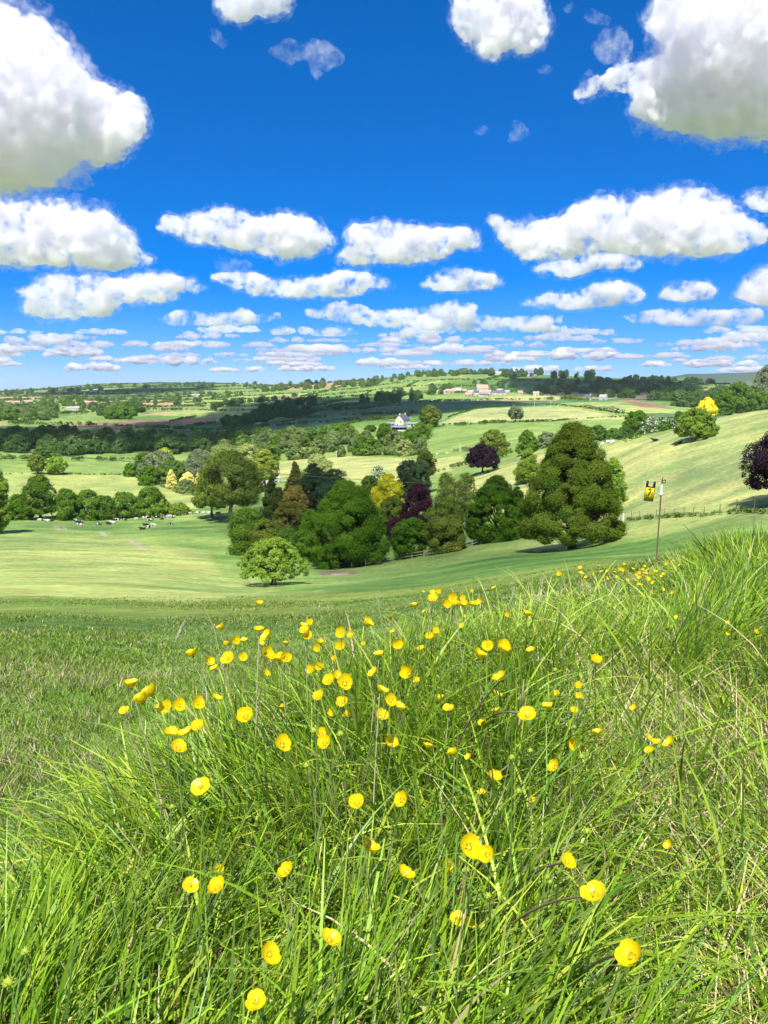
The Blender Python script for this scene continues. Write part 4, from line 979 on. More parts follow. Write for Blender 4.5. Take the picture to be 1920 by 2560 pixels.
def house(name, label, cat, loc, rz, L, W, H, ridge, wall, roof, chimneys=(), windows=(), group=None, doors=()):
    root = empty(name, loc, rz); tag(root, label, cat, group)
    mesh_obj('wall', bm_mesh('wall', gable_walls(L, W, H, ridge)), wall, root)
    rf = mesh_obj('roof', bm_mesh('roof', gable_roof(L, W, H, ridge)), roof, root)
    for x in chimneys:
        V, F = join([box_arr(x-0.5, x+0.5, -0.45, 0.45, H+ridge-1.0, H+ridge+0.9), box_arr(x-0.58, x+0.58, -0.53, 0.53, H+ridge+0.903, H+ridge+1.05), box_arr(x-0.2, x+0.2, -0.2, 0.2, H+ridge+1.053, H+ridge+1.35)])
        mesh_obj('chimney', np_mesh('chimney', V, F), wall, rf)
    for face, a, z, ww, wh in windows:      # face: 'f' front (-y), 'b' back, 'l' left end (-x), 'r' right end
        if face in 'fb':
            y = (-W/2-0.06, -W/2+0.02) if face == 'f' else (W/2-0.02, W/2+0.06); g = box_arr(a-ww/2, a+ww/2, y[0], y[1], z, z+wh)
            fr = box_arr(a-ww/2-0.15, a+ww/2+0.15, y[0]-0.05 if face == 'f' else y[0], y[1] if face == 'f' else y[1]+0.05, z-0.2, z-0.004)
        else:
            x = (-L/2-0.06, -L/2+0.02) if face == 'l' else (L/2-0.02, L/2+0.06); g = box_arr(x[0], x[1], a-ww/2, a+ww/2, z, z+wh)
            fr = box_arr(x[0]-0.05 if face == 'l' else x[0], x[1] if face == 'l' else x[1]+0.05, a-ww/2-0.15, a+ww/2+0.15, z-0.2, z-0.004)
        wo = mesh_obj('window', np_mesh('window', *g), GLASS, root); mesh_obj('sill', np_mesh('sill', *fr), wall, wo)
    for face, a, ww, wh in doors:
        y = (-W/2-0.05, -W/2+0.02) if face == 'f' else (W/2-0.02, W/2+0.05)
        mesh_obj('doorway', np_mesh('doorway', *box_arr(a-ww/2, a+ww/2, y[0], y[1], 0, wh)), DARK, root)
    return root
def wins(L, H, n=3, rows=1):
    return [('f', -L/2+L*(i+0.5)/n, 0.9+2.7*k, 1.1, 1.2) for i in range(n) for k in range(rows)]
def build_buildings():
    # the pale house with its gable towards the viewer, and the low barns around it
    p, r = ground_hit(1006, 1066, 400); m = r/FPX
    tow = math.atan2(p.x, p.y)
    house('stone_house', 'pale stone house with a dark slate roof and two chimneys in the valley', 'house', p, rad(90)-tow+rad(-32), 10.2, 8.2, 6.0, 4.0, STONE, SLATE, (-4.3, 4.3),
          [('l', -1.6, 3.4, 1.0, 1.3), ('l', 1.8, 1.0, 1.0, 1.3), ('f', -2.6, 0.9, 1.1, 1.3), ('f', 2.0, 0.9, 1.1, 1.3), ('f', -2.6, 3.5, 1.1, 1.2), ('f', 2.0, 3.5, 1.1, 1.2)])
    q, rq = ground_hit(998, 1076, 400)
    root = empty('barn', q, -tow); tag(root, 'long low barn with blue grey roof and dark open front below the pale house', 'barn')
    mesh_obj('wall', np_mesh('wall', *join([box_arr(-6, 6, 2.8, 3.0, -1, 2.6), box_arr(-6, -5.8, -3, 2.797, -1, 2.6), box_arr(5.8, 6, -3, 2.797, -1, 2.6), box_arr(-5.797, 5.797, -3, -2.8, -1, 0.5)])), WHITEWASH, root)
    mesh_obj('interior', np_mesh('interior', *box_arr(-5.79, 5.79, -2.5, 2.79, -0.5, 2.55)), DARK, root)
    V = np.array([(-6.6,-4,2.5),(6.6,-4,2.5),(6.6,3.5,3.7),(-6.6,3.5,3.7),(-6.6,-4,2.75),(6.6,-4,2.75),(6.6,3.5,3.95),(-6.6,3.5,3.95)], float)
    F = np.array([(3,2,1,0),(4,5,6,7),(0,1,5,4),(1,2,6,5),(2,3,7,6),(3,0,4,7)]); mesh_obj('roof', np_mesh('roof', V, F), BLUEROOF, root)
    for x in (-3, 0, 3): mesh_obj('post', np_mesh('post', *box_arr(x-0.12, x+0.12, -2.85, -2.6, 0.503, 2.5)), WHITEWASH, root)
    for px, py, L, wall, roof, lab in ((1030,1066,9,STONE,TEAL,'teal roofed lean-to right of the pale house'), (982,1066,10,WHITEWASH,BLUEROOF,'low blue roofed outbuilding left of the pale house')):
        q, rq = ground_hit(px, py, 400); house('outbuilding', lab, 'outbuilding', q, -tow, L, 5.0, 2.2, 1.2, wall, roof, (), wins(L, 2.2, 2), doors=(('f', 0, 1.6, 2.0),))
    # the farm village under the central hill: (centre column, base row, length, depth, wall height, ridge, wall, roof, label)
    V = [(1104,984,19,8,3.5,3,WHITEWASH,GREYROOF,'long pale shed at the left end of the farm village'),
         (1124,983,17,8,4.5,3.5,BRICK,TILE,'red brick house with a long orange roof at the left of the farm village'),
         (1134,982,7,8,6.5,2.5,PINKSTONE,TILE,'tall pink gabled house beside the long orange roof'),
         (1146,981,12,8,5,3.5,PINKSTONE,STONE,'cream cottage right of the tall pink gable'),
         (1160,982,10,7,4,3,STONE,TILE,'small cream cottage before the middle of the farm village'),
         (1205,976,24,14,5,6.5,PINKSTONE,TILE,'large barn with a huge brown roof at the top of the farm village'),
         (1178,986,13,8,4.5,3,STONE,GREYROOF,'grey roofed cottage left of the large barn'),
         (1172,991,13,7,3.5,3,BRICK,TILE,'low red brick shed at the front of the farm village'),
         (1190,989,8,9,5.5,3.5,WHITEWASH,SLATE,'white gabled cottage in front of the large barn'),
         (1208,987,15,9,4.5,3.5,PINKSTONE,TILE,'brown cottage row in front of the large barn'),
         (1210,992,14,7,3.0,2.2,WHITEWASH,SLATE,'low dark roofed shed at the front of the farm village'),
         (1222,988,8,8,6,3,PINKSTONE,TILE,'tall pink stone cottage right of the large barn'),
         (1240,986,17,9,3.2,3.6,WHITEWASH,PURPLEROOF,'wide house with a purple slate roof'),
         (1254,987,13,8,3.2,3.2,WHITEWASH,PURPLEROOF,'lower purple roofed house at the right of the farm village'),
         (1250,979,12,8,3.0,2.5,STONE,GREYROOF,'pale grey roof behind the purple roofed houses'),
         (1268,984,10,7,3.5,2.5,PINKSTONE,GREYROOF,'last pink cottage at the right end of the farm village'),
         (1300,986,9,7,3.5,3,PINKSTONE,TILE,'lone pink cottage right of the farm village'),
         (1340,989,10,7,3.8,3,WHITEWASH,TILE,'white cottage half hidden by trees right of the farm village'),
         (1470,1000,9,7,4.2,3,WHITEWASH,SLATE,'white house at the foot of the shaded right hand wood'),
         (1508,1000,10,7,4.2,3,WHITEWASH,GREYROOF,'bright white house by the brown field on the right'),
         (1240,936,30,10,4.5,4,WHITEWASH,GREYROOF,'long white building on the crest of the central hill'),
         (1330,944,24,10,4,3.5,PINKSTONE,TILE,'pinkish building on the crest right of the central hill')]
    for i, (px, py, L, W, H, rd, wl, rf, lab) in enumerate(V):
        q, rq = ground_hit(px, py, 700); a = math.atan2(q.x, q.y); L, W, H, rd = L*1.06, W*1.06, H*1.06, rd*1.15
        house('cottage' if L < 19 else 'farm_building', lab, 'house' if L < 19 else 'farm building', q, -a+rad((i*37) % 50-25), L, W, H, rd, wl, rf, (L*0.35,) if H > 3.4 and L < 18 else (), wins(L, H, 3), doors=(('f', L*0.15, 1.4, 2.1),))
    for px, py, L, W, H, wl, rf, lab in ((226,1014,22,10,6,BRICK,TILE,'red brick farmhouse standing out on the far left fields'), (180,1027,18,8,4,STONE,GREYROOF,'long grey farm shed on the left fields'), (192,1026,9,8,4,PINKSTONE,TILE,'small pinkish shed on the left fields'),
        (232,982,26,10,5,WHITEWASH,GREYROOF,'white farm building high on the far left hill'), (256,982,20,9,5,WHITEWASH,TILE,'second white building high on the far left hill'), (40,1012,14,8,5,WHITEWASH,TILE,'white house in the village at the left edge'), (70,1010,14,8,5,PINKSTONE,TILE,'pinkish house in the village at the left edge'), (22,1012,12,8,5,BRICK,TILE,'brick house nearest the left edge'), (490,992,24,10,5,WHITEWASH,GREYROOF,'pale farm shed high on the hill left of centre'), (252,1124,8,6,2.2,STONE,GREYROOF,'pale shed half hidden in the shaded valley wood'),
        (664,1210,11,7,3.2,WHITEWASH,WHITEWASH,'white garden building glimpsed between the oak and the yew')):
        q, rq = ground_hit(px, py, 150); a = math.atan2(q.x, q.y)
        house('cottage' if L < 15 else 'farm_building', lab, 'house' if L < 15 else 'farm building', q, -a+rad(12), L, W, H, 3.0, wl, rf, (), wins(L, H, 4))
    # poles and masts
    POLE = simple_mat('pale_pole', (0.62,0.60,0.55), 0.7, 5.0, 0.1); MAST = simple_mat('mast_steel', (0.25,0.30,0.36), 0.5, 5.0, 0.1)
    for i, (px, top, base, lab) in enumerate(((1112,1042,1064,'pale power pole beside the house'), (1107,1045,1063,'second pale power pole beside the house'), (1150,1109,1131,'pale power pole by the grey thicket'), (841,1126,1144,'pale power pole in the valley field'), (1336,1004,1017,'power pole above the pale crop field'), (1377,1003,1016,'right hand power pole above the pale crop field'))):
        q, rq = ground_hit(px, base, 200); h = rq*tan_el(px, top)-q.z
        root = empty('power_pole', q); tag(root, lab, 'power pole')
        mesh_obj('pole', np_mesh('pole', *tube([(0,0,-0.5),(0,0,h)], [0.22,0.16], 8)), POLE, root)
        mesh_obj('crossarm', np_mesh('crossarm', *box_arr(-0.9, 0.9, -0.25, -0.17, h-0.7, h-0.5)), POLE, root)
    for px, top, lab in ((487,930,'thin radio mast on the left skyline'), (722,944,'short mast on the skyline left of the central hill')):
        q = ground_at(px, 4100, 955); h = 4100*tan_el(px, top)-q.z; root = empty('radio_mast', q); tag(root, lab, 'mast')
        mesh_obj('lattice', np_mesh('lattice', *join([tube([(0.9*math.cos(t),0.9*math.sin(t),-3),(0.5*math.cos(t),0.5*math.sin(t),h*0.75)], [0.28,0.28], 4) for t in (0,2.09,4.19)])), MAST, root)
        mesh_obj('aerial', np_mesh('aerial', *tube([(0,0,h*0.7),(0,0,h)], [0.5,0.3], 5)), MAST, root)
build_buildings()
# ---------------------------------------------------------------- cattle and sheep
def skin_mesh(nodes, edges, sub=2, root=0, name='body'):
    """one continuous surface grown round a skeleton: nodes (x, y, z, radius x, radius y)"""
    bm = bmesh.new(); vs = [bm.verts.new(n[:3]) for n in nodes]
    for a, b in edges: bm.edges.new((vs[a], vs[b]))
    me = bpy.data.meshes.new(name); bm.to_mesh(me); bm.free()
    o = mesh_obj(name, me); o.modifiers.new('skin', 'SKIN'); sm = o.modifiers.new('smooth', 'SUBSURF'); sm.levels = sub; sm.render_levels = sub
    if not me.skin_vertices: me.attributes.new('x', 'FLOAT', 'POINT')
    for i, n in enumerate(nodes):
        v = me.skin_vertices[0].data[i]; v.radius = (n[3], n[4] if len(n) > 4 else n[3]); v.use_root = (i == root)
    bake(o); m = o.data; bpy.data.objects.remove(o)
    m.polygons.foreach_set('use_smooth', np.ones(len(m.polygons), dtype=bool)); return m
def coat_mat(name, black):
    m, nt, out = new_mat(name); b = nt.nodes.new('ShaderNodeBsdfPrincipled'); b.inputs['Roughness'].default_value = 0.8
    tc = nt.nodes.new('ShaderNodeTexCoord'); oi = nt.nodes.new('ShaderNodeObjectInfo'); ad = nt.nodes.new('ShaderNodeVectorMath'); ad.operation = 'ADD'
    sc = nt.nodes.new('ShaderNodeVectorMath'); sc.operation = 'SCALE'; sc.inputs[0].default_value = (37, 11, 5); lnk(nt, oi.outputs['Random'], sc.inputs['Scale'])
    n = nt.nodes.new('ShaderNodeTexNoise'); n.inputs['Scale'].default_value = 1.3; n.inputs['Detail'].default_value = 1.5
    lnk(nt, tc.outputs['Object'], ad.inputs[0]); lnk(nt, sc.outputs[0], ad.inputs[1]); lnk(nt, ad.outputs[0], n.inputs['Vector'])
    st = nt.nodes.new('ShaderNodeMath'); st.operation = 'GREATER_THAN'; st.inputs[1].default_value = black; lnk(nt, n.outputs['Fac'], st.inputs[0])
    mx = nt.nodes.new('ShaderNodeMix'); mx.data_type = 'RGBA'; mx.inputs[6].default_value = (0.012, 0.011, 0.011, 1); mx.inputs[7].default_value = (0.50, 0.48, 0.43, 1)
    lnk(nt, st.outputs[0], mx.inputs[0]); lnk(nt, mx.outputs[2], b.inputs['Base Color']); lnk(nt, b.outputs[0], out.inputs[0]); return m
def build_animals():
    rng = np.random.default_rng(9)
    cow_nodes = [(-0.95,0,0.52,0.30,0.34),(-0.55,0,0.56,0.42,0.42),(0,0,0.56,0.46,0.44),(0.5,0,0.60,0.40,0.42),(0.85,0,0.82,0.22,0.26),(1.10,0,1.02,0.17,0.18),(1.38,0,0.92,0.13,0.12),(1.50,0,0.86,0.10,0.09),
                 (0.55,0.30,0.25,0.12),(0.95,0.34,0.12,0.08),(0.62,0.36,0.07,0.06),(0.55,-0.30,0.25,0.12),(0.95,-0.34,0.12,0.08),(0.62,-0.36,0.07,0.06),
                 (-0.55,0.36,0.30,0.18),(-0.10,0.48,0.22,0.11),(-0.42,0.55,0.08,0.07),(-0.02,0.58,0.06,0.05),(-0.55,-0.36,0.30,0.18),(-0.10,-0.48,0.22,0.11),(-0.42,-0.55,0.08,0.07),(-0.02,-0.58,0.06,0.05),
                 (1.08,0.20,1.10,0.05),(1.06,0.34,1.08,0.06),(1.08,-0.20,1.10,0.05),(1.06,-0.34,1.08,0.06),(-1.22,0.05,0.62,0.04),(-1.35,0.12,0.25,0.035),(-1.30,0.25,0.06,0.05)]
    e = [(0,1),(1,2),(2,3),(3,4),(4,5),(5,6),(6,7),(3,8),(8,9),(9,10),(3,11),(11,12),(12,13),(1,14),(14,15),(15,16),(16,17),(1,18),(18,19),(19,20),(20,21),(5,22),(22,23),(5,24),(24,25),(0,26),(26,27),(27,28)]
    cow_me = skin_mesh(cow_nodes, e, 2, 2, 'cow'); mats = {'pied': coat_mat('pied_coat', 0.53), 'black': coat_mat('black_coat', 0.66), 'white': coat_mat('white_coat', 0.43)}
    meshes = {}
    for k, m in mats.items(): q = cow_me.copy(); q.materials.append(m); meshes[k] = q
    lab = {'pied': 'black and white cow lying in the herd below the hedge', 'black': 'nearly black cow lying in the herd below the hedge', 'white': 'mostly white cow lying in the herd below the hedge'}
    C = [(101,1299,'white'),(118,1301,'white'),(128,1300,'black'),(189,1299,'pied'),(195,1304,'black'),(202,1304,'pied'),(247,1310,'pied'),(272,1308,'black'),(281,1306,'white'),(287,1298,'black'),(293,1298,'pied'),(300,1297,'pied'),(312,1298,'black'),(341,1296,'white'),
         (362,1293,'white'),(372,1292,'pied'),(376,1300,'pied'),(392,1292,'black'),(404,1296,'black'),(413,1291,'pied'),(425,1290,'white'),(431,1291,'pied'),(364,1311,'black'),(427,1309,'pied'),(452,1286,'black'),(476,1283,'white'),(494,1281,'white'),(509,1280,'white'),(522,1281,'white'),(545,1282,'pied')]
    S_ = [(200,1311,'white','white cow lying nearest the bare soil scrape'),(385,1312,'white','white cow lying apart in front of the herd'),(370,1317,'pied','pied cow just behind the foremost black cow'),(356,1321,'black','foremost black cow of the resting herd'),
          (1638,1101,'black','black cow lying alone on the open right hillside'),(1694,1110,'black','black cow resting in the shadow of the lit broad tree')]
    for px, py, k, *l in [c+(None,) for c in C]+S_:
        p, r = ground_hit(px, py+3, 60); o = bpy.data.objects.new('cow', meshes[k]); COL.objects.link(o)
        o.location = p+Vector((0, 0, -0.05)); o.rotation_euler = (0, 0, rng.choice([0, math.pi])+rng.normal()*0.45); s = 0.74+0.12*rng.random(); o.scale = (s, s, s)
        l = l[0] if l else None
        if l: tag(o, l, 'cow')
        else: tag(o, lab[k], 'cow', 'herd of cows resting below the hedge')
    wool = simple_mat('wool', (0.72,0.69,0.60), 0.95, 20, 0.15)
    sn = [(-0.45,0,0.62,0.24,0.25),(0,0,0.64,0.28,0.28),(0.42,0,0.64,0.23,0.24),(0.62,0,0.72,0.12),(0.78,0,0.66,0.085),(0.92,0,0.56,0.06)]
    for y in (0.14, -0.14): sn += [(0.38,y,0.35,0.08),(0.38,y,0.0,0.04),(-0.42,y,0.35,0.09),(-0.42,y,0.0,0.04)]
    se = [(0,1),(1,2),(2,3),(3,4),(4,5),(2,6),(6,7),(0,8),(8,9),(2,10),(10,11),(0,12),(12,13)]
    sm = skin_mesh(sn, se, 1, 1, 'sheep'); sm.materials.append(wool)
    for px, py in ((1506,1112),(1519,1107),(1531,1108),(1093,1136),(1117,1134)):
        p, r = ground_hit(px, py+2, 60); o = bpy.data.objects.new('sheep', sm); COL.objects.link(o); o.location = p; o.rotation_euler = (0, 0, rng.random()*0.8); o.scale = (1.25,)*3
        if px > 1300: tag(o, 'white sheep grazing on the hillside just right of the tallest tree', 'sheep', 'sheep on the hillside right of the tallest tree')
        else: tag(o, 'white sheep in the pale valley field below the grey thicket', 'sheep', 'sheep in the pale valley field')
build_animals()
# ---------------------------------------------------------------- fences, post, sign, wire
RUST = simple_mat('rusty_rod', (0.17,0.095,0.045), 0.75, 60, 0.35, bump=0.2); WHITEPL = simple_mat('white_plastic', (0.75,0.75,0.72), 0.4, 40, 0.05)
BLACKPL = simple_mat('black_plastic', (0.015,0.015,0.016), 0.5, 60, 0.3); YELLOWPL = simple_mat('yellow_plate', (0.66,0.52,0.01), 0.7, 40, 0.06, spec=0.05); WIRE = simple_mat('fence_wire', (0.10,0.11,0.10), 0.45, 50, 0.2); WOOD = simple_mat('weathered_wood', (0.42,0.38,0.28), 0.9, 8, 0.25); DARKWOOD = simple_mat('old_wood', (0.14,0.11,0.08), 0.9, 8, 0.3)
def ground_line(pxs, step, rmin=30.0):
    W = [ground_hit(px, py, rmin)[0] for px, py in pxs]; out = []
    for a, b in zip(W[:-1], W[1:]):
        n = max(1, round((b-a).length/step))
        for i in range(n): q = a.lerp(b, i/n); out.append(Vector((q.x, q.y, float(ground_z(q.x, q.y)))))
    out.append(W[-1]); return out
def fence(name, label, pxs, step, h, post_r, rails, rail_r, mat, rng, rail_name='rail', railmat=None, jitter=0.0):
    P = ground_line(pxs, step); root = empty(name, P[0]); tag(root, label, 'fence')
    for q in P:
        hh = h*(1+jitter*rng.normal()); V, F = tube([q-P[0]-Vector((0,0,.3)), q-P[0]+Vector((rng.normal()*0.03, 0, hh)), q-P[0]+Vector((0,0,hh+0.01))], [post_r, post_r*0.9, 0.01], 6)
        mesh_obj('post', np_mesh('post', V, F), mat, root)
    for z in rails:
        mesh_obj(rail_name, np_mesh(rail_name, *tube([q-P[0]+Vector((0, -post_r, z)) for q in P], [rail_r]*len(P), 4)), railmat or mat, root)
def build_fences():
    rng = np.random.default_rng(4)
    fence('post_and_rail_fence', 'pale post and rail fence curving under the dense round tree', [(1000,1400),(1060,1392),(1120,1382),(1180,1366),(1240,1350),(1315,1333)], 2.6, 1.15, 0.07, (0.45, 0.95), 0.045, WOOD, rng)
    fence('wire_fence', 'thin wire fence with dark posts crossing the right hillside', [(1560,1299),(1640,1294),(1760,1288),(1980,1283)], 2.6, 1.15, 0.045, (0.5, 1.0), 0.008, DARKWOOD, rng, 'wire', WIRE, 0.08)
    fence('wire_fence', 'low wire fence in front of the giant dark tree', [(690,1412),(780,1421),(880,1421),(985,1410)], 3.0, 1.1, 0.045, (0.5, 1.0), 0.008, DARKWOOD, rng, 'wire', WIRE, 0.06)
    q, r = ground_hit(1558, 1303, 30); root = empty('gate_post', q); tag(root, 'single white gate post at the left end of the hillside wire fence', 'gate post')
    mesh_obj('post', np_mesh('post', *tube([(0,0,-.2),(0,0,1.15),(0,0,1.2)], [0.1,0.1,0.05], 8)), WHITEPL, root)
    mesh_obj('rail', np_mesh('rail', *box_arr(-1.6, -0.1, -0.03, 0.03, 0.5, 0.6)), WOOD, root)
    # electric fence: rod with white insulator and pigtail hook, wire, warning plate
    base = ground_at(1639, 8.6, 1428); top = at_dist(1652.5, 1237, 8.62); ax = (top-base).normalized(); m = 8.9/FPX
    root = empty('fence_post', base); tag(root, 'thin rusty electric fence rod with a white insulator at the edge of the tall grass', 'fence post')
    t = top-base
    mesh_obj('rod', np_mesh('rod', *tube([-ax*0.25, t*0.33, t*0.66, t], [0.0075]*4, 10), smooth=True), RUST, root)
    ins = mesh_obj('insulator', np_mesh('insulator', *tube([t+ax*z for z in (-0.004,0.0,0.012,0.016,0.05,0.085,0.104,0.108)], [0.012,0.020,0.020,0.012,0.0115,0.0105,0.0095,0.004], 16)), WHITEPL, root)
    mesh_obj('skirt', np_mesh('skirt', *tube([t+ax*z for z in (-0.008,-0.0045)], [0.021,0.022], 16)), WHITEPL, ins)
    h0 = t+ax*0.106; R3 = Vector((1,0,0)); hook = [h0, h0+ax*0.03, h0+ax*0.062+R3*0.004]
    for k in range(15):
        a = math.radians(160-k*27); hook.append(h0+ax*(0.036+0.017*math.sin(a))+R3*(0.022+0.017*math.cos(a))+Vector((0, 0.0016*k-0.012, 0)))
    mesh_obj('pigtail_hook', np_mesh('pigtail_hook', *tube(hook, [0.0042]*len(hook), 6), smooth=True), BLACKPL, root)
    wtop = base+h0+ax*0.036
    tip = h0+ax*0.075
    mesh_obj('hook_tip', np_mesh('hook_tip', *tube([h0+ax*0.058+R3*0.003, tip+R3*0.004, tip+R3*0.012+ax*0.003], [0.004,0.004,0.003], 6)), BLACKPL, root)
    left = at_dist(-420, 1085, 2.15)
    pts = []
    for i in range(25):
        s = i/24; q = left.lerp(wtop, s); q.z -= 0.21*4*s*(1-s)*0.42; pts.append(q)
    rt = at_dist(1830, 1252, 15.5); rt2 = at_dist(1990, 1300, 24.0)
    right = [wtop.lerp(rt, s)-Vector((0,0,0.10*4*s*(1-s))) for s in np.linspace(0.0, 1, 12)[1:]]+[rt.lerp(rt2, s) for s in (0.5, 1.0)]
    all_p = pts+right; o0 = all_p[0]
    tag(mesh_obj('electric_wire', np_mesh('electric_wire', *tube([p-o0 for p in all_p], [0.0011]*len(all_p), 5)), WIRE, None, o0), 'thin sagging electric fence wire running across the whole view', 'wire')
    # the plate hangs on the wire left of the rod
    c = at_dist(1628, 1203, 8.2)
    b = min(pts, key=lambda p: (p-c).length); i = pts.index(b); k0, k1 = pts[max(i-1,0)], pts[min(i+1, len(pts)-1)]
    tpar = max(0, min(1, (c-k0).dot(k1-k0)/((k1-k0).length_squared))); hang = k0.lerp(k1, tpar)
    root = empty('warning_sign', hang); root.rotation_euler = (rad(-3), rad(5.5), rad(-14)); tag(root, 'small yellow and black warning plate hanging on the wire beside the rod', 'sign')
    u = 0.90*(hang.y*math.cos(PITCH)-hang.z*math.sin(PITCH))/FPX
    def rect(x0, x1, z0, z1, y0, y1): return box_arr(x0*u, x1*u, y0, y1, z0*u, z1*u)
    parts = [rect(-12.5, 12.5, -52, -49.5, -0.002, 0.002), rect(-12.5, -11.3, -49.49, -14.01, -0.002, 0.002), rect(11.3, 12.5, -49.49, -14.01, -0.002, 0.002), rect(-12.5, 12.5, -14, -10.5, -0.002, 0.002)]
    mesh_obj('frame', np_mesh('frame', *join(parts)), BLACKPL, root)
    for s in (-1, 1):
        x0, x1 = (-12.5, -6.2) if s < 0 else (6.2, 12.5)
        mesh_obj('strap', np_mesh('strap', *join([rect(x0, x1, -10.49, 4, -0.0025, 0.0025), rect(x0+.5, x1-.5, -3, -2, -0.0037, -0.0026), rect(x0+.5, x1-.5, -6.5, -5.5, -0.0037, -0.0026), rect(x0+.5, x1-.5, 0.5, 1.5, -0.0037, -0.0026)])), BLACKPL, root)
    pl = mesh_obj('plate', np_mesh('plate', *rect(-11.29, 11.29, -49.48, -14.02, -0.0012, 0.0012)), YELLOWPL, root)
    bm = bmesh.new()
    def poly(pts): bm.faces.new([bm.verts.new((x*u, -0.0030, z*u)) for x, z in pts])
    poly([(-4,-16.5),(3.6,-16.5),(3.6,-20.5),(-4,-20.5)])
    poly([(3.4,-21),(2.2,-20.9),(-1.5,-27),(-3.6,-33),(-3.2,-37.5),(-1.4,-37),(1.0,-33),(3.0,-27)])
    poly([(-3.2,-37.0),(-4.6,-41),(-5.2,-46),(-4.2,-46),(-3.6,-41.5),(-2.0,-37.2)])
    poly([(-3.4,-40),(-1.8,-45),(-0.9,-45),(-2.4,-39.6)]); poly([(-7.4,-31),(-3.6,-37.6),(-4.3,-38.2),(-8.2,-31.4)])
    poly([(-10.5,-36.5),(-6.2,-34.2),(-6.2,-35.2),(-10.5,-37.6)]); poly([(-10.5,-38.5),(-7.0,-37.6),(-7.0,-39.0),(-10.5,-39.6)])
    for k, z in enumerate((-27, -29.3, -31.6, -33.9, -36.2)): poly([(5.0,z),(9.6-(k % 2)*1.5,z),(9.6-(k % 2)*1.5,z-0.8),(5.0,z-0.8)])
    mesh_obj('pictogram', bm_mesh('pictogram', bm), BLACKPL, pl)
build_fences()
# ---------------------------------------------------------------- grass
def grass_mat(name, trans=0.30, gloss=0.35):
    m, nt, out = new_mat(name)
    at = nt.nodes.new('ShaderNodeAttribute'); at.attribute_name = 'tint'
    b = nt.nodes.new('ShaderNodeBsdfPrincipled'); b.inputs['Roughness'].default_value = 0.42; b.inputs['Specular IOR Level'].default_value = gloss
    t = nt.nodes.new('ShaderNodeBsdfTranslucent'); mx = nt.nodes.new('ShaderNodeMixShader'); mx.inputs[0].default_value = trans
    lnk(nt, at.outputs['Color'], b.inputs['Base Color']); lnk(nt, at.outputs['Color'], t.inputs[0])
    lnk(nt, b.outputs[0], mx.inputs[1]); lnk(nt, t.outputs[0], mx.inputs[2]); lnk(nt, mx.outputs[0], out.inputs[0]); return m
GRASS = grass_mat('grass_blade'); DRY = grass_mat('dry_grass', 0.15, 0.2)
def blades(P, L, W, az, lean, bend, seg, col, rng, droop=None):
    """tapering curved strips: P roots, az lean heading, lean/bend sideways share of the length"""
    n = len(P); t = np.linspace(0, 1, seg+1)[None]; d = np.column_stack([np.cos(az), np.sin(az)])
    side = (lean[:, None]*t+bend[:, None]*t*t)*L[:, None]; up = L[:, None]*t*np.sqrt(np.clip(1-(lean[:, None]+bend[:, None]*t)**2*0.55, 0.05, 1))
    if droop is not None: up = up-droop[:, None]*L[:, None]*t**3
    X = P[:, None, 0]+d[:, None, 0]*side; Y = P[:, None, 1]+d[:, None, 1]*side; ZZ = P[:, None, 2]+up
    fa = rng.random(n)*2*math.pi; f = np.column_stack([np.cos(fa), np.sin(fa)])
    w = W[:, None]*np.clip(1-t, 0.04, 1)**0.55*0.5*np.where(t < 0.12, 0.75, 1.0)
    tw = (rng.random(n)-0.5)[:, None]*1.6*t
    fx = f[:, None, 0]*np.cos(tw)-f[:, None, 1]*np.sin(tw); fy = f[:, None, 0]*np.sin(tw)+f[:, None, 1]*np.cos(tw)
    A = np.stack([X-fx*w, Y-fy*w, ZZ-w*0.25], -1); B = np.stack([X+fx*w, Y+fy*w, ZZ+w*0.25], -1)
    V = np.stack([A, B], 2).reshape(n, -1, 3)
    base = (np.arange(n)*(2*(seg+1)))[:, None, None]; k = np.arange(seg)[None, :, None]*2
    F = (base+k+np.array([0, 1, 3, 2])[None, None]).reshape(-1, 4)
    return V.reshape(-1, 3), F, np.repeat(col, 2*(seg+1), axis=0)
C_FRESH = np.array([0.275,0.45,0.026]); C_YEL = np.array([0.45,0.55,0.06]); C_BLUE = np.array([0.215,0.345,0.075]); C_DEEP = np.array([0.11,0.215,0.016]); C_STRAW = np.array([0.62,0.52,0.28]); C_BROWN = np.array([0.20,0.135,0.07])
def grass_colours(n, w, rng):
    pal = np.array([C_FRESH, C_YEL, C_BLUE, C_DEEP, C_STRAW, C_BROWN]); w = np.asarray(w, float); cum = np.cumsum(w, axis=-1)/w.sum(-1, keepdims=True)
    k = (rng.random(n)[:, None] > cum).sum(1) if cum.ndim == 2 else np.searchsorted(cum, rng.random(n))
    return pal[np.clip(k, 0, 5)]*(0.78+0.44*rng.random(n))[:, None]*(1+rng.normal(size=(n, 3))*0.05)
_bp = [(-400,1.9),(0,2.0),(300,2.3),(600,2.75),(850,3.1),(1050,3.9),(1250,4.9),(1430,6.0),(1560,6.8),(1640,7.4),(1720,8.0),(1800,9.5),(1920,10.5),(2400,12)]
_baz = np.array([azim(px, 1500) for px, r in _bp]); _brr = np.array([r for px, r in _bp])
def tall_edge(x, y):
    a = np.arctan2(x, y); r = np.interp(a, _baz, _brr)
    return r*(0.90+0.25*fbm(x*1.1, y*1.1, 71, 3))
_az_path = azim(1330, 1900)
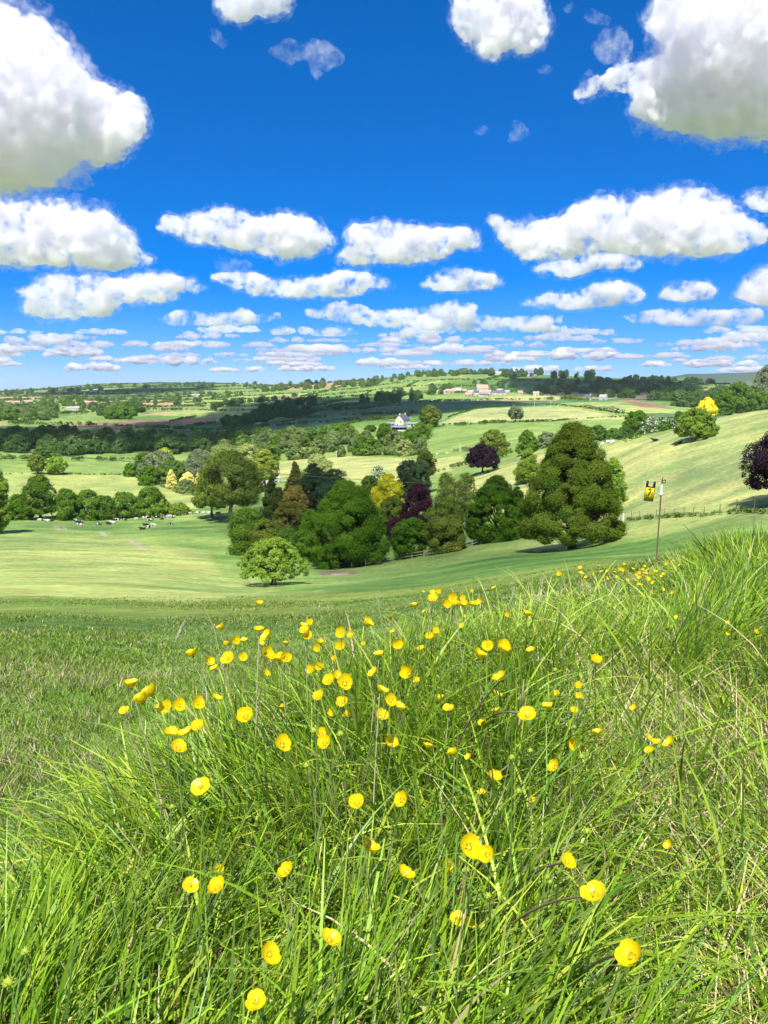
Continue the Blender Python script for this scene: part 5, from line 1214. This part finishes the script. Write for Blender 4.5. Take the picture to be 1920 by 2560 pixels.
def path_share(x, y):
    """0 tall meadow .. 1 short, trodden, dry ground at the right"""
    a = np.arctan2(x, y); r = np.hypot(x, y); n = fbm(x*2.2, y*2.2, 55, 3)-0.5
    s = np.clip((x-(0.20+0.10*r)+n*0.35)/0.22, 0, 1); far = np.clip((3.35-r+n*1.2)/0.7, 0, 1)
    return s*far
def sample(r0, r1, dens, rng, az=rad(35), lod=2.0, p=1.3):
    """random points: even density up to lod metres, thinning beyond"""
    rr = np.linspace(r0, r1, 400); rho = dens*np.minimum(1, (lod/rr))**p; f = rho*rr; cdf = np.concatenate([[0], np.cumsum((f[1:]+f[:-1])/2*np.diff(rr))])
    n = int(cdf[-1]*2*az); r = np.interp(rng.random(n)*cdf[-1], cdf, rr); a = (rng.random(n)*2-1)*az
    return np.sin(a)*r, np.cos(a)*r, r
def stuff(name, parts, mat, label):
    V = []; F = []; T = []; o = 0
    for v, f, t in parts: V.append(v); F.append(f+o); T.append(t); o += len(v)
    tag(mesh_obj(name, np_mesh(name, np.concatenate(V), np.concatenate(F), np.concatenate(T)), mat), label, 'grass', kind='stuff')
def build_grass():
    rng = np.random.default_rng(101)
    # tall meadow grass
    x, y, r = sample(0.62, 17, 8800, rng, lod=2.2, p=1.25)
    clump = fbm(x*4.0, y*4.0, 61, 3)
    ps = path_share(x, y); keep = (r < tall_edge(x, y)) & (rng.random(len(x)) > ps*0.93) & (rng.random(len(x)) < 0.35+1.25*clump); x, y, r, clump = x[keep], y[keep], r[keep], clump[keep]
    n = len(x); P = np.column_stack([x, y, ground_z(x, y)-0.01])
    edge = np.clip((tall_edge(x, y)-r)/(0.25*tall_edge(x, y)), 0.25, 1)
    L = (0.15+0.27*rng.random(n)**1.2)*(0.62+0.75*clump)*(0.55+0.45*edge)*(1-0.52*np.clip((r-2.4)/1.6, 0, 1)*np.clip((rad(23.5)-np.arctan2(x, y))/rad(3.5), 0, 1))
    W = (0.0046+0.0092*rng.random(n)**1.7)*np.maximum(1, (r/3.0))**0.5
    wind = 2*math.pi*fbm(x*0.9, y*0.9, 66, 2)*1.6; az = wind+rng.normal(size=n)*0.9
    lean = np.abs(rng.normal(size=n))*0.22+0.04; bend = np.abs(rng.normal(size=n))*0.42
    w6 = np.column_stack([np.full(n, 0.46), 0.10+0.16*(fbm(x*1.5, y*1.5, 80, 2) > 0.55), np.full(n, 0.16), np.full(n, 0.16), np.full(n, 0.035), np.full(n, 0.015)])
    tall = [blades(P, L, W, az, lean, bend, 5, grass_colours(n, w6, rng), rng, droop=np.clip(rng.normal(size=n)*0.12, 0, 0.4))]
    # broad arching blades among them
    x, y, r = sample(0.8, 5, 260, rng, lod=2.0); keep = (r < tall_edge(x, y)) & (path_share(x, y) < 0.5); x, y, r = x[keep], y[keep], r[keep]; n = len(x)
    P = np.column_stack([x, y, ground_z(x, y)]); az = rng.random(n)*6.283
    tall.append(blades(P, 0.22+0.22*rng.random(n), 0.007+0.005*rng.random(n), az, 0.1+0.25*rng.random(n), 0.35+0.5*rng.random(n), 7, grass_colours(n, [.4,.3,.2,.05,.05,0], rng), rng, droop=0.25*rng.random(n)))
    stuff('tall_grass', tall, GRASS, 'long bright meadow grass on the near bank')
    # thatch: dry dead blades lying near the soil
    x, y, r = sample(0.6, 9, 3600, rng, lod=2.2, p=1.3); ps = path_share(x, y); keep = (r < tall_edge(x, y)) & (rng.random(len(x)) < 0.18+0.36*ps); x, y, r = x[keep], y[keep], r[keep]; n = len(x)
    P = np.column_stack([x, y, ground_z(x, y)+0.012+0.05*rng.random(n)]); az = rng.random(n)*6.283
    V = blades(P, 0.07+0.16*rng.random(n), (0.0018+0.003*rng.random(n))*np.maximum(1, r/3)**0.5, az, 0.80+0.18*rng.random(n), 0.1*rng.normal(size=n), 3, grass_colours(n, [0,.03,0,0,.68,.29], rng), rng)
    stuff('dry_grass', [V], DRY, 'straw coloured dead grass lying at the right of the bank')
    # short trodden grass on the right, and the grazed turf of the slope below
    x, y, r = sample(0.6, 5.5, 10500, rng, lod=2.2); ps = path_share(x, y); keep = (r < tall_edge(x, y)) & (rng.random(len(x)) < ps*(0.35+0.9*fbm(x*3, y*3, 91, 3))); x, y, r = x[keep], y[keep], r[keep]; n = len(x)
    P = np.column_stack([x, y, ground_z(x, y)]); az = 2.6+rng.normal(size=n)*1.3
    short = [blades(P, 0.06+0.15*rng.random(n)**1.4, 0.0032+0.0058*rng.random(n)**1.6, az, 0.25+0.5*rng.random(n), 0.5*rng.random(n), 4, grass_colours(n, [.42,.26,.1,.1,.10,.02], rng), rng, droop=0.2*rng.random(n))]
    x, y, r = sample(1.7, 64, 6000, rng, lod=3.0, p=1.40); tuft = fbm(x*1.3, y*1.3, 33, 3); tuft2 = fbm(x*0.35, y*0.35, 34, 3)
    keep = (r > tall_edge(x, y)*0.93) & (rng.random(len(x)) < (0.30+1.2*tuft)*np.clip(1.0-np.log(np.maximum(r, 1)/6.5)/np.log(5.2)+1.1*(fbm(x*0.16, y*0.30, 44, 3)-0.5), 0, 1)*(0.4+1.1*tuft2)); x, y, r, tuft, tuft2 = x[keep], y[keep], r[keep], tuft[keep], tuft2[keep]; n = len(x)
    P = np.column_stack([x, y, ground_z(x, y)-0.005]); az = 2*math.pi*fbm(x*0.5, y*0.5, 36, 2)*2+rng.normal(size=n)*1.8
    L = (0.030+0.060*rng.random(n)**1.5)*(0.5+1.0*tuft)*(0.7+0.6*tuft2); W = (0.0032+0.0045*rng.random(n))*np.maximum(1, r/3.0)**0.8
    dry = np.clip((fbm(x*0.8, y*0.8, 35, 3)-0.50)*1.5, 0, 0.4)
    w6 = np.column_stack([np.full(n, .34), np.full(n, .10), np.full(n, .08), np.full(n, .40), 0.04+dry*0.8, 0.03+dry*0.25])
    short.append(blades(P, L, W, az, 0.2+0.6*rng.random(n), 0.5*rng.random(n), 2, grass_colours(n, w6, rng)*0.70, rng))
    stuff('short_grass', short, GRASS, 'short grazed turf on the slope below the bank and along the trodden right side')
    # low broad leaves of buttercup and clover between the blades
    x, y, r = sample(0.7, 5, 420, rng, lod=2.0); keep = (r < tall_edge(x, y)) & (fbm(x*1.7, y*1.7, 95, 2) > 0.47); x, y = x[keep], y[keep]; n = len(x)
    z0 = ground_z(x, y)+0.02+0.16*rng.random(n)*(1-0.6*path_share(x, y)); V = []; T = []
    size = 0.010+0.016*rng.random(n); rot = rng.random(n)*6.283; tilt = rng.normal(size=(n, 2))*0.35
    for k in range(5):
        a = rot+(k-2)*0.62; L = size*(1.25-0.16*abs(k-2)); c, s = np.cos(a), np.sin(a)
        pts = [(0, 0), (0.55, 0.26), (1.0, 0.0), (0.55, -0.26)]; q = []
        for u, v in pts:
            dx = (u*c-v*s)*L; dy = (u*s+v*c)*L; q.append(np.column_stack([x+dx, y+dy, z0+dx*tilt[:, 0]+dy*tilt[:, 1]-0.35*(u*L)**2/size*0.4]))
        V.append(np.stack(q, 1)); T.append(np.repeat(grass_colours(n, [.5,.1,.15,.25,0,0], np.random.default_rng(k)), 4, axis=0))
    V = np.concatenate([v.reshape(-1, 3) for v in V]); o = mesh_obj('low_leaves', np_mesh('low_leaves', V, np.arange(len(V)).reshape(-1, 4), np.concatenate(T)), GRASS)
    tag(o, 'low lobed leaves of buttercup and clover between the grass blades', 'leaves', kind='stuff')
build_grass()
# ---------------------------------------------------------------- buttercups
def petal_mat():
    m, nt, out = new_mat('buttercup_petal'); tc = nt.nodes.new('ShaderNodeTexCoord'); n = nt.nodes.new('ShaderNodeTexNoise'); n.inputs['Scale'].default_value = 3.0
    lnk(nt, tc.outputs['Object'], n.inputs['Vector']); mx = nt.nodes.new('ShaderNodeMix'); mx.data_type = 'RGBA'; lnk(nt, n.outputs['Fac'], mx.inputs[0])
    mx.inputs[6].default_value = (0.80, 0.61, 0.004, 1); mx.inputs[7].default_value = (0.84, 0.66, 0.006, 1)
    b = nt.nodes.new('ShaderNodeBsdfPrincipled'); b.inputs['Roughness'].default_value = 0.35; b.inputs['Specular IOR Level'].default_value = 0.45; t = nt.nodes.new('ShaderNodeBsdfTranslucent'); ms = nt.nodes.new('ShaderNodeMixShader'); ms.inputs[0].default_value = 0.3
    lnk(nt, mx.outputs[2], b.inputs['Base Color']); lnk(nt, mx.outputs[2], t.inputs[0]); lnk(nt, b.outputs[0], ms.inputs[1]); lnk(nt, t.outputs[0], ms.inputs[2]); lnk(nt, ms.outputs[0], out.inputs[0]); return m
PETAL = petal_mat(); STAMEN = simple_mat('stamens', (0.62,0.48,0.02), 0.6, 200, 0.3)
STEM = simple_mat('flower_stem', (0.16,0.22,0.06), 0.6, 60, 0.3); STRAWSTEM = simple_mat('pale_stem', (0.42,0.40,0.22), 0.6, 60, 0.25); REDSTEM = simple_mat('reddish_stem', (0.30,0.19,0.12), 0.6, 60, 0.3); SEED = simple_mat('seed_head', (0.28,0.36,0.03), 0.6, 150, 0.35)
def petal_arr(a, openness, rng, n=7):
    """one broad petal, unit length, heading a: a strip of the cup, rounded at its outer edge"""
    lift = math.radians(84-64*openness); ln = 1.0+0.06*rng.normal(); phi = math.radians(47+4*rng.normal()); swirl = 0.05*(1 if rng.random() < 0.8 else -1)
    m = 40; R = [0.05]; H = [0.0]
    for i in range(m):
        cu = lift*(0.40+0.72*(i+0.5)/m); R.append(R[-1]+ln/m*math.cos(cu)); H.append(H[-1]+ln/m*math.sin(cu))
    V = []; wob = rng.normal(size=3)*0.05
    for i in range(n+1):
        for j in range(n+1):
            t = i/n; s = j/n*2-1; te = t*(1-0.30*abs(s)**2.5*t-0.05*max(0, 1-abs(s)*3.5)*(i == n))*(1+wob[0]*s*t); k = te*m; i0 = min(int(k), m-1); f = k-i0
            r = R[i0]*(1-f)+R[i0+1]*f; z = H[i0]*(1-f)+H[i0+1]*f; r *= 1+swirl*s*t+0.05*wob[1]*math.sin(5*s)
            w = a+s*phi*min(1.0, 0.45+0.9*t)*(1.0+0.12*t)
            V.append((r*math.cos(w), r*math.sin(w), z+0.03*wob[2]*math.sin(4*s)*t))
    F = [(i*(n+1)+j, i*(n+1)+j+1, (i+1)*(n+1)+j+1, (i+1)*(n+1)+j) for i in range(n) for j in range(n)]
    return np.array(V), np.array(F)
def dome_arr(r, h, z0, seg=8, rings=4):
    V = []; F = []
    for i in range(rings+1):
        t = i/rings*math.pi/2
        for k in range(seg): V.append((r*math.cos(t)*math.cos(k*6.283/seg), r*math.cos(t)*math.sin(k*6.283/seg), z0+h*math.sin(t)))
    for i in range(rings):
        for k in range(seg): F.append((i*seg+k, i*seg+(k+1) % seg, (i+1)*seg+(k+1) % seg, (i+1)*seg+k))
    return np.array(V), np.array(F)
def flower_meshes():
    rng = np.random.default_rng(51); out = []
    for op in (0.18, 0.3, 0.42, 0.55, 0.7, 0.9):
        pet = []
        for k in range(5):
            me = np_mesh('petal', *petal_arr(k*2*math.pi/5+rng.normal()*0.08, np.clip(op+rng.normal()*0.05, 0.05, 1), rng), smooth=True); me.materials.append(PETAL); pet.append(me)
        r2 = np.random.default_rng(int(op*1000)); allp = np_mesh('petals', *join([petal_arr(k*2*math.pi/5+r2.normal()*0.08, np.clip(op+r2.normal()*0.05, 0.05, 1), r2, 5) for k in range(5)]), smooth=True); allp.materials.append(PETAL)
        st = [dome_arr(0.15, 0.16, 0.05)]
        for k in range(16):
            a = k*2.4; q = 0.10+0.16*((k*0.618) % 1); st.append(tube([(q*0.6*math.cos(a), q*0.6*math.sin(a), 0.06), (q*1.25*math.cos(a), q*1.25*math.sin(a), 0.26), (q*1.3*math.cos(a), q*1.3*math.sin(a), 0.31)], [0.014, 0.016, 0.026], 4))
        stm = np_mesh('stamens', *join(st)); stm.materials.append(STAMEN)
        sep = np_mesh('sepals', *join([dome_arr(0.13, -0.16, 0.03)])); sep.materials.append(STEM); out.append((pet, allp, stm, sep))
    s = [dome_arr(0.42, 0.45, 0.0, 9, 4), dome_arr(0.42, -0.42, 0.0, 9, 4)]
    for k in range(40):
        v = rand_dirs(1, rng)[0]; s.append(tube([v*0.36, v*0.52, v*0.60+np.array([0, 0, 0.03])], [0.08, 0.05, 0.01], 4))
    seed = np_mesh('seed_head', *join(s)); seed.materials.append(SEED)
    return out, seed
# the large near flowers, one by one: column, row, diameter, openness, stem kind, (stem foot column, row) or None, what sets it apart
BIG = [
 (1171,2120,54,.42,'s',None,'large buttercup, left one of the touching pair low right of centre'),
 (1219,2140,42,.42,'s',None,'smaller buttercup, right one of the touching pair low right of centre'),
 (1010,2190,46,.42,'s',None,'buttercup low in the middle, left of the touching pair'),
 (1417,2157,44,.42,'r',(1225,2330),'buttercup on a pinkish stem with buds near its head'),
 (1488,2242,60,.55,'b',(1170,2440),'wide buttercup on a long leaning brown stem at the lower right'),
 (1582,2397,62,.42,'b',(1390,2560),'largest buttercup, lowest at the right of the bank'),
 (1119,2162,30,.3,'s',None,'small buttercup just below left of the touching pair'),
 (1006,2003,38,.3,'s',None,'ragged buttercup seen from the side above the middle'),
 (1145,2298,40,.9,'s',None,'half faded buttercup with drooping petals low in the middle'),
 (503,1969,46,.8,'s',None,'wide open buttercup seen edge on at the left'),
 (893,2013,46,.42,'s',None,'heart shaped buttercup in the middle of the bank'),
 (922,2125,40,.42,'s',None,'round buttercup just below the heart shaped one'),
 (546,2180,30,.18,'s',None,'small closed buttercup, upper of the group of three at the lower left'),
 (544,2224,42,.3,'p',(495,2420),'cupped buttercup on a pale straw stem at the lower left'),
 (475,2215,48,1.0,'s',None,'buttercup with few flat petals at the lower left'),
 (719,2183,40,.3,'s',None,'cup shaped buttercup seen from the side at the lower left of centre'),
 (823,2353,50,.55,'s',None,'open buttercup showing its dark stamens low left of centre'),
 (673,2388,54,.42,'s',None,'ruffled buttercup near the bottom left of centre'),
 (641,2509,54,.5,'s',None,'lowest buttercup of all, at the bottom left of centre'),
 (616,1796,42,.4,'p',(735,2010),'tilted buttercup on a pale stem left of centre'),
 (705,1866,42,.3,'s',None,'upright cup shaped buttercup left of the double one'),
 (803,1838,32,.3,'s',None,'upper flower of the double buttercup left of centre'),
 (812,1863,40,.3,'s',None,'lower flower of the double buttercup left of centre'),
 (447,1875,40,.4,'s',None,'lowest buttercup of the left clump of four'),
 (430,1840,36,.4,'s',None,'left buttercup in the clump of four at the left'),
 (469,1839,34,.4,'s',None,'middle buttercup in the clump of four at the left'),
 (496,1822,36,.4,'s',None,'upper right buttercup in the clump of four at the left'),
 (862,1712,38,.3,'s',None,'big round buttercup in the upper middle of the bank'),
 (1254,1700,42,.35,'b',(1085,2010),'buttercup on the tallest pale brown stalk right of centre'),
 (1319,1793,46,.5,'b',(1170,1865),'large buttercup on the side branch of the brown stalk'),
 (1389,1920,32,.3,'s',None,'lone cup shaped buttercup right of the brown stalk'),
 (1330,2008,26,.42,'s',None,'lone small buttercup above the pinkish stem'),
 (572,1649,34,.5,'s',None,'widest buttercup in the upper left group'),
 (937,1684,34,.6,'s',None,'dark centred buttercup seen from the side in the upper middle'),
 (977,1753,34,.35,'s',None,'upper one of the two big buttercups in the middle'),
 (998,1773,32,.35,'s',None,'lower one of the two big buttercups in the middle'),
 (797,1746,32,.3,'s',None,'open cup buttercup below the big round one'),
 (417,1770,34,.4,'s',None,'left one of the row of three buttercups at the left'),
 (448,1765,30,.4,'s',None,'middle one of the row of three buttercups at the left'),
]
SMALL = [  # label, flowers (column, row, diameter)
 ('buttercup among the loose group at the upper left of the bank', [(648,1513,15),(673,1595,28),(648,1582,24),(648,1611,17),(483,1642,22),(521,1657,22),(538,1675,24),(607,1643,20),(589,1607,20),(609,1605,18),(566,1615,18),(663,1642,28),(698,1656,24),(715,1648,24),(715,1614,19),(660,1688,16),(556,1574,16)]),
 ('buttercup of the tight bunch at the top left of the bank', [(757,1566,20),(763,1580,22),(770,1594,22),(775,1564,16),(793,1620,18),(801,1613,15),(781,1675,20),(800,1669,20)]),
 ('buttercup scattered across the top middle of the bank', [(911,1562,26),(854,1584,22),(881,1590,15),(851,1618,20),(907,1611,12),(836,1648,12),(949,1640,24),(839,1689,24),(825,1705,30),(858,1757,26),(949,1731,30),(949,1795,28),(836,1788,20),(871,1792,16),(979,1546,18),(985,1583,15),(992,1612,24),(1089,1578,16),(1155,1566,12),(1077,1600,20),(1053,1625,16),(711,1772,16)]),
 ('buttercup of the left clump below the foxtail grass', [(329,1720,28),(382,1740,30),(360,1758,30),(314,1779,24),(494,1759,28),(538,1750,24),(392,1772,14)]),
 ('small buttercup of the bunch on the crest in the middle', [(1038,1520,20),(1064,1531,12),(1083,1502,22),(1082,1485,14),(1099,1483,12),(1132,1495,20),(1157,1496,15),(1138,1506,14),(1160,1518,16),(1180,1516,12),(1203,1505,14),(1148,1518,14),(1112,1515,18),(1237,1472,13),(1161,1541,8),(1126,1510,12),(1190,1508,11),(1057,1483,9),(1178,1480,8)]),
 ('buttercup in the middle of the tall grass right of centre', [(1264,1540,13),(1317,1542,18),(1220,1616,28),(1258,1628,28),(1196,1645,22),(1330,1628,20),(1025,1687,26),(1042,1707,20),(1238,1740,22),(1241,1781,20),(1207,1811,20),(1097,1755,22),(1123,1775,26),(973,1864,28),(1068,1872,28),(1136,1888,18),(1174,1894,18),(1232,1949,28),(1206,1985,18),(1171,2310,26)]),
 ('small buttercup in the sparse grass on the right side', [(1488,1655,24),(1445,1716,15),(1449,1739,15),(1391,1737,16),(1371,1775,24),(1436,1777,16),(1495,1839,24),(1441,1865,24),(1588,1775,17),(1620,1846,14),(1641,1857,18),(1680,1862,26),(1625,1882,22),(1677,2119,22),(1660,2058,10)]),
 ('tiny buttercup in the crowd around the foot of the fence rod', [(1401,1437,12),(1451,1422,10),(1452,1435,12),(1495,1418,8),(1504,1432,10),(1550,1423,10),(1561,1427,10),(1583,1425,9),(1595,1432,10),(1605,1424,8),(1612,1436,11),(1622,1428,10),(1630,1440,10),(1618,1448,11),(1600,1445,9),(1590,1440,8),(1575,1438,9),(1640,1432,9),(1648,1442,9),(1655,1420,8),(1660,1436,9),(1668,1410,9),(1675,1425,8),(1535,1434,9),(1520,1428,8),(1545,1442,8),(1598,1466,14),(1635,1458,10),(1628,1480,7),(1685,1405,8),(1700,1415,8),(1720,1398,7),(1735,1395,7),(1470,1444,8),(1480,1436,7),(1515,1446,8),(1565,1450,9),(1585,1455,9),(1560,1412,7),(1610,1415,7)]),
 ('tiny buttercup on the grassy bank right of the fence rod', [(1685,1484,10),(1656,1474,10),(1695,1544,12),(1819,1558,10),(1822,1584,11),(1886,1581,11),(1735,1477,7),(1800,1570,7)]),
]
SEEDS = [(65,2378,22),(23,2455,30),(344,2255,14),(431,2017,14),(1297,1978,16),(1468,2078,18),(1167,2175,18),(1220,2240,18),(1592,1986,14),(851,1835,18),(766,1914,16),(785,1827,18),(1388,1675,12),(1326,1877,14),(1280,1894,16),(1454,1892,14),(1435,1818,12),(1724,1932,12)]
def head_point(px, py, dia, true=0.026, lo=0.16, hi=0.48):
    """where on the sight line the flower stands: from its size, kept at a plausible height over the ground"""
    d = FPX*true/dia; v = ray(px, py); best = None
    for k in np.concatenate([[1.0], np.linspace(0.6, 1.7, 45)]):
        p = v*(d*k); h = p.z-float(ground_z(p.x, p.y))
        pen = abs(math.log(k))+(6*max(0, lo-h)+6*max(0, h-hi))
        if best is None or pen < best[0]: best = (pen, p, d*k)
    return best[1], best[2]*dia/FPX
def build_flowers():
    rng = np.random.default_rng(61); protos, seed = flower_meshes()
    STM = {'s': (STEM, 0.0011), 'p': (STRAWSTEM, 0.0016), 'r': (REDSTEM, 0.0024), 'b': (REDSTEM, 0.0022)}
    def stem(p, foot, kind, root, base):
        q = foot-base; e = p-base; mat, r = STM[kind]; span = Vector((e.x-q.x, e.y-q.y, 0))
        mid1 = q+(e-q)*0.35-span*0.10+Vector((0, 0, 0.04*e.z)); mid2 = q+(e-q)*0.72-span*0.06+Vector((0, 0, 0.07*(e.z-q.z)))
        pts = []; ts = np.linspace(0, 1, 11)
        for t in ts: pts.append((q-Vector((0, 0, 0.02)))*(1-t)**3+mid1*(3*t*(1-t)**2)+mid2*(3*t*t*(1-t))+e*t**3)
        o = mesh_obj('stem', np_mesh('stem', *tube(pts, [r*(1.25-0.55*t) for t in ts], 6), smooth=True), mat, root); return o, pts
    def flower(px, py, dia, op, kind, foot, label, group=None, big=True):
        p, true = head_point(px, py, dia) if big else head_point(px, py, dia, 0.025, 0.26, 0.56); g = float(ground_z(p.x, p.y)); hgt = max(0.05, p.z-g)
        if foot: f = ground_at_ray(*foot)
        else:
            fx, fy = p.x+rng.normal()*0.10*hgt, p.y+rng.normal()*0.10*hgt+0.02; f = Vector((fx, fy, float(ground_z(fx, fy))))
        root = empty('buttercup', f); tag(root, label, 'buttercup', group)
        stem(p, f, kind, root, f)
        i = int(np.argmin([abs(o-op) for o in (0.18, 0.3, 0.42, 0.55, 0.7, 0.9)])); pet, allp, stm, sep = protos[i]
        toc = (-p).normalized(); ax = Vector((0, 0, 1))*0.62+toc*(0.55 if big else 0.35)+Vector((rng.normal(), rng.normal(), 0))*(0.42 if big else 0.5)+SUN_DIR*0.25
        width = 2*(0.05+math.cos(math.radians((84-64*op)*0.76))); sc = true*(1.03 if big else 1.25)/max(1.05, width)*(0.9+0.2*rng.random())
        head = empty('flower_head', (0, 0, 0)); head.parent = root; head.location = p-f; head.rotation_mode = 'QUATERNION'
        head.rotation_quaternion = ax.normalized().to_track_quat('Z', 'Y'); head.scale = (sc,)*3
        if big:
            for me in pet: mesh_obj('petal', me, None, head)
        else: mesh_obj('petals', allp, None, head)
        mesh_obj('stamens', stm, None, head); mesh_obj('sepals', sep, None, head)
    for px, py, dia, op, kind, foot, label in BIG: flower(px, py, dia, op, kind, foot, label)
    for label, L in SMALL:
        for px, py, dia in L: flower(px, py, dia, float(rng.choice([0.18, 0.3, 0.42, 0.55])), 's' if rng.random() < 0.7 else 'p', None, label, 'buttercups: '+label, big=False)
    for px, py, dia in SEEDS:
        p, true = head_point(px, py, dia, 0.011); fx, fy = p.x+rng.normal()*0.03, p.y+0.03; f = Vector((fx, fy, float(ground_z(fx, fy))))
        root = empty('seed_head_plant', f); tag(root, 'round green buttercup seed head on a thin stem without petals', 'seed head', 'green seed heads among the buttercups')
        stem(p, f, 's', root, f); o = mesh_obj('seed_head', seed, None, root); o.location = p-f; o.scale = (true,)*3
    # buds on the pinkish stem, foxtail grass, pale dead stalks
    for px, py, lab in ((1375,2205,'pale green bud beside the pinkish stem'),(1368,2193,'smaller bud next to the pinkish stem')):
        p, true = head_point(px, py, 16, 0.010); fx, fy = p.x-0.05, p.y-0.02; f = Vector((fx, fy, float(ground_z(fx, fy)))); root = empty('bud_stalk', f); tag(root, lab, 'flower bud')
        stem(p, f, 's', root, f); o = mesh_obj('bud', seed, None, root); o.location = p-f; o.scale = (true*0.8,)*3
    FOX = simple_mat('foxtail', (0.42,0.45,0.26), 0.8, 300, 0.3)
    for (x0, y0), (x1, y1), d, lab in (((438,1605),(460,1557),1.95,'pale foxtail grass head standing above the left flowers'),((1278,1502),(1286,1470),3.4,'small grass head left of the tallest field tree'),((948,1520),(943,1490),3.2,'thin grass head rising in front of the hollow')):
        a, b = at_dist(x0, y0, d), at_dist(x1, y1, d); f = Vector((a.x-0.03, a.y-0.02, float(ground_z(a.x-0.03, a.y-0.02)))); root = empty('foxtail_grass', f); tag(root, lab, 'grass')
        mesh_obj('stem', np_mesh('stem', *tube([Vector((0,0,-.01)), (a-f)*0.5+Vector((-0.012,0,0.01)), a-f], [0.0014,0.0012,0.0010], 5)), STEM, root)
        n = 260; t = rng.random(n); Pq = np.array([list((a-f).lerp(b-f, float(s))) for s in t]); D = rand_dirs(n, rng); ax = np.array(list((b-a).normalized())); q = 0.0042*np.sin(np.clip(t*0.92+0.06, 0, 1)*math.pi)**0.6
        Nn = D*0.6+ax*0.8; Nn /= np.linalg.norm(Nn, axis=1)[:, None]; V = []; F = []
        prt = [tube([a-f+(b-a)*s for s in (0,.3,.6,1)], [0.0015,0.0034,0.0032,0.0008], 6)]+[tube([Pq[k], Pq[k]+D[k]*q[k]+ax*0.003, Pq[k]+D[k]*q[k]*1.3+ax*0.007], [0.0009,0.0008,0.0002], 3) for k in range(n)]
        mesh_obj('seed_spike', np_mesh('seed_spike', *join(prt)), FOX, root)
    for (x0, y0), (x1, y1), d, lab in (((535,1570),(508,1512),2.7,'bare pale stalk leaning left behind the upper left flowers'),((507,1740),(509,1668),2.2,'pale bent stalk in the left flower clump'),((955,1560),(945,1505),3.0,'thin pale stalk at the centre of the crest'),((160,2560),(140,2440),1.15,'dry pale stalk in the lower left corner'),((225,2545),(150,2400),1.2,'forked straw stalk in the lower left corner')):
        a, b = at_dist(x0, y0, d), at_dist(x1, y1, d); g = float(ground_z(a.x, a.y)); k = (a.z-g)/max(1e-3, b.z-a.z); f = a-(b-a)*min(k, 3.0)*0.6; f.z = float(ground_z(f.x, f.y))
        tag(mesh_obj('dry_stalk', np_mesh('dry_stalk', *tube([Vector((0,0,0)), (a-f)*0.5+Vector((0.01,0,0)), a-f, b-f], [0.0018,0.0016,0.0014,0.0007], 5)), STRAWSTEM, None, f), lab, 'stalk')
def ground_at_ray(px, py):
    p, r = ground_hit(px, py, 0.3); return p
build_flowers()
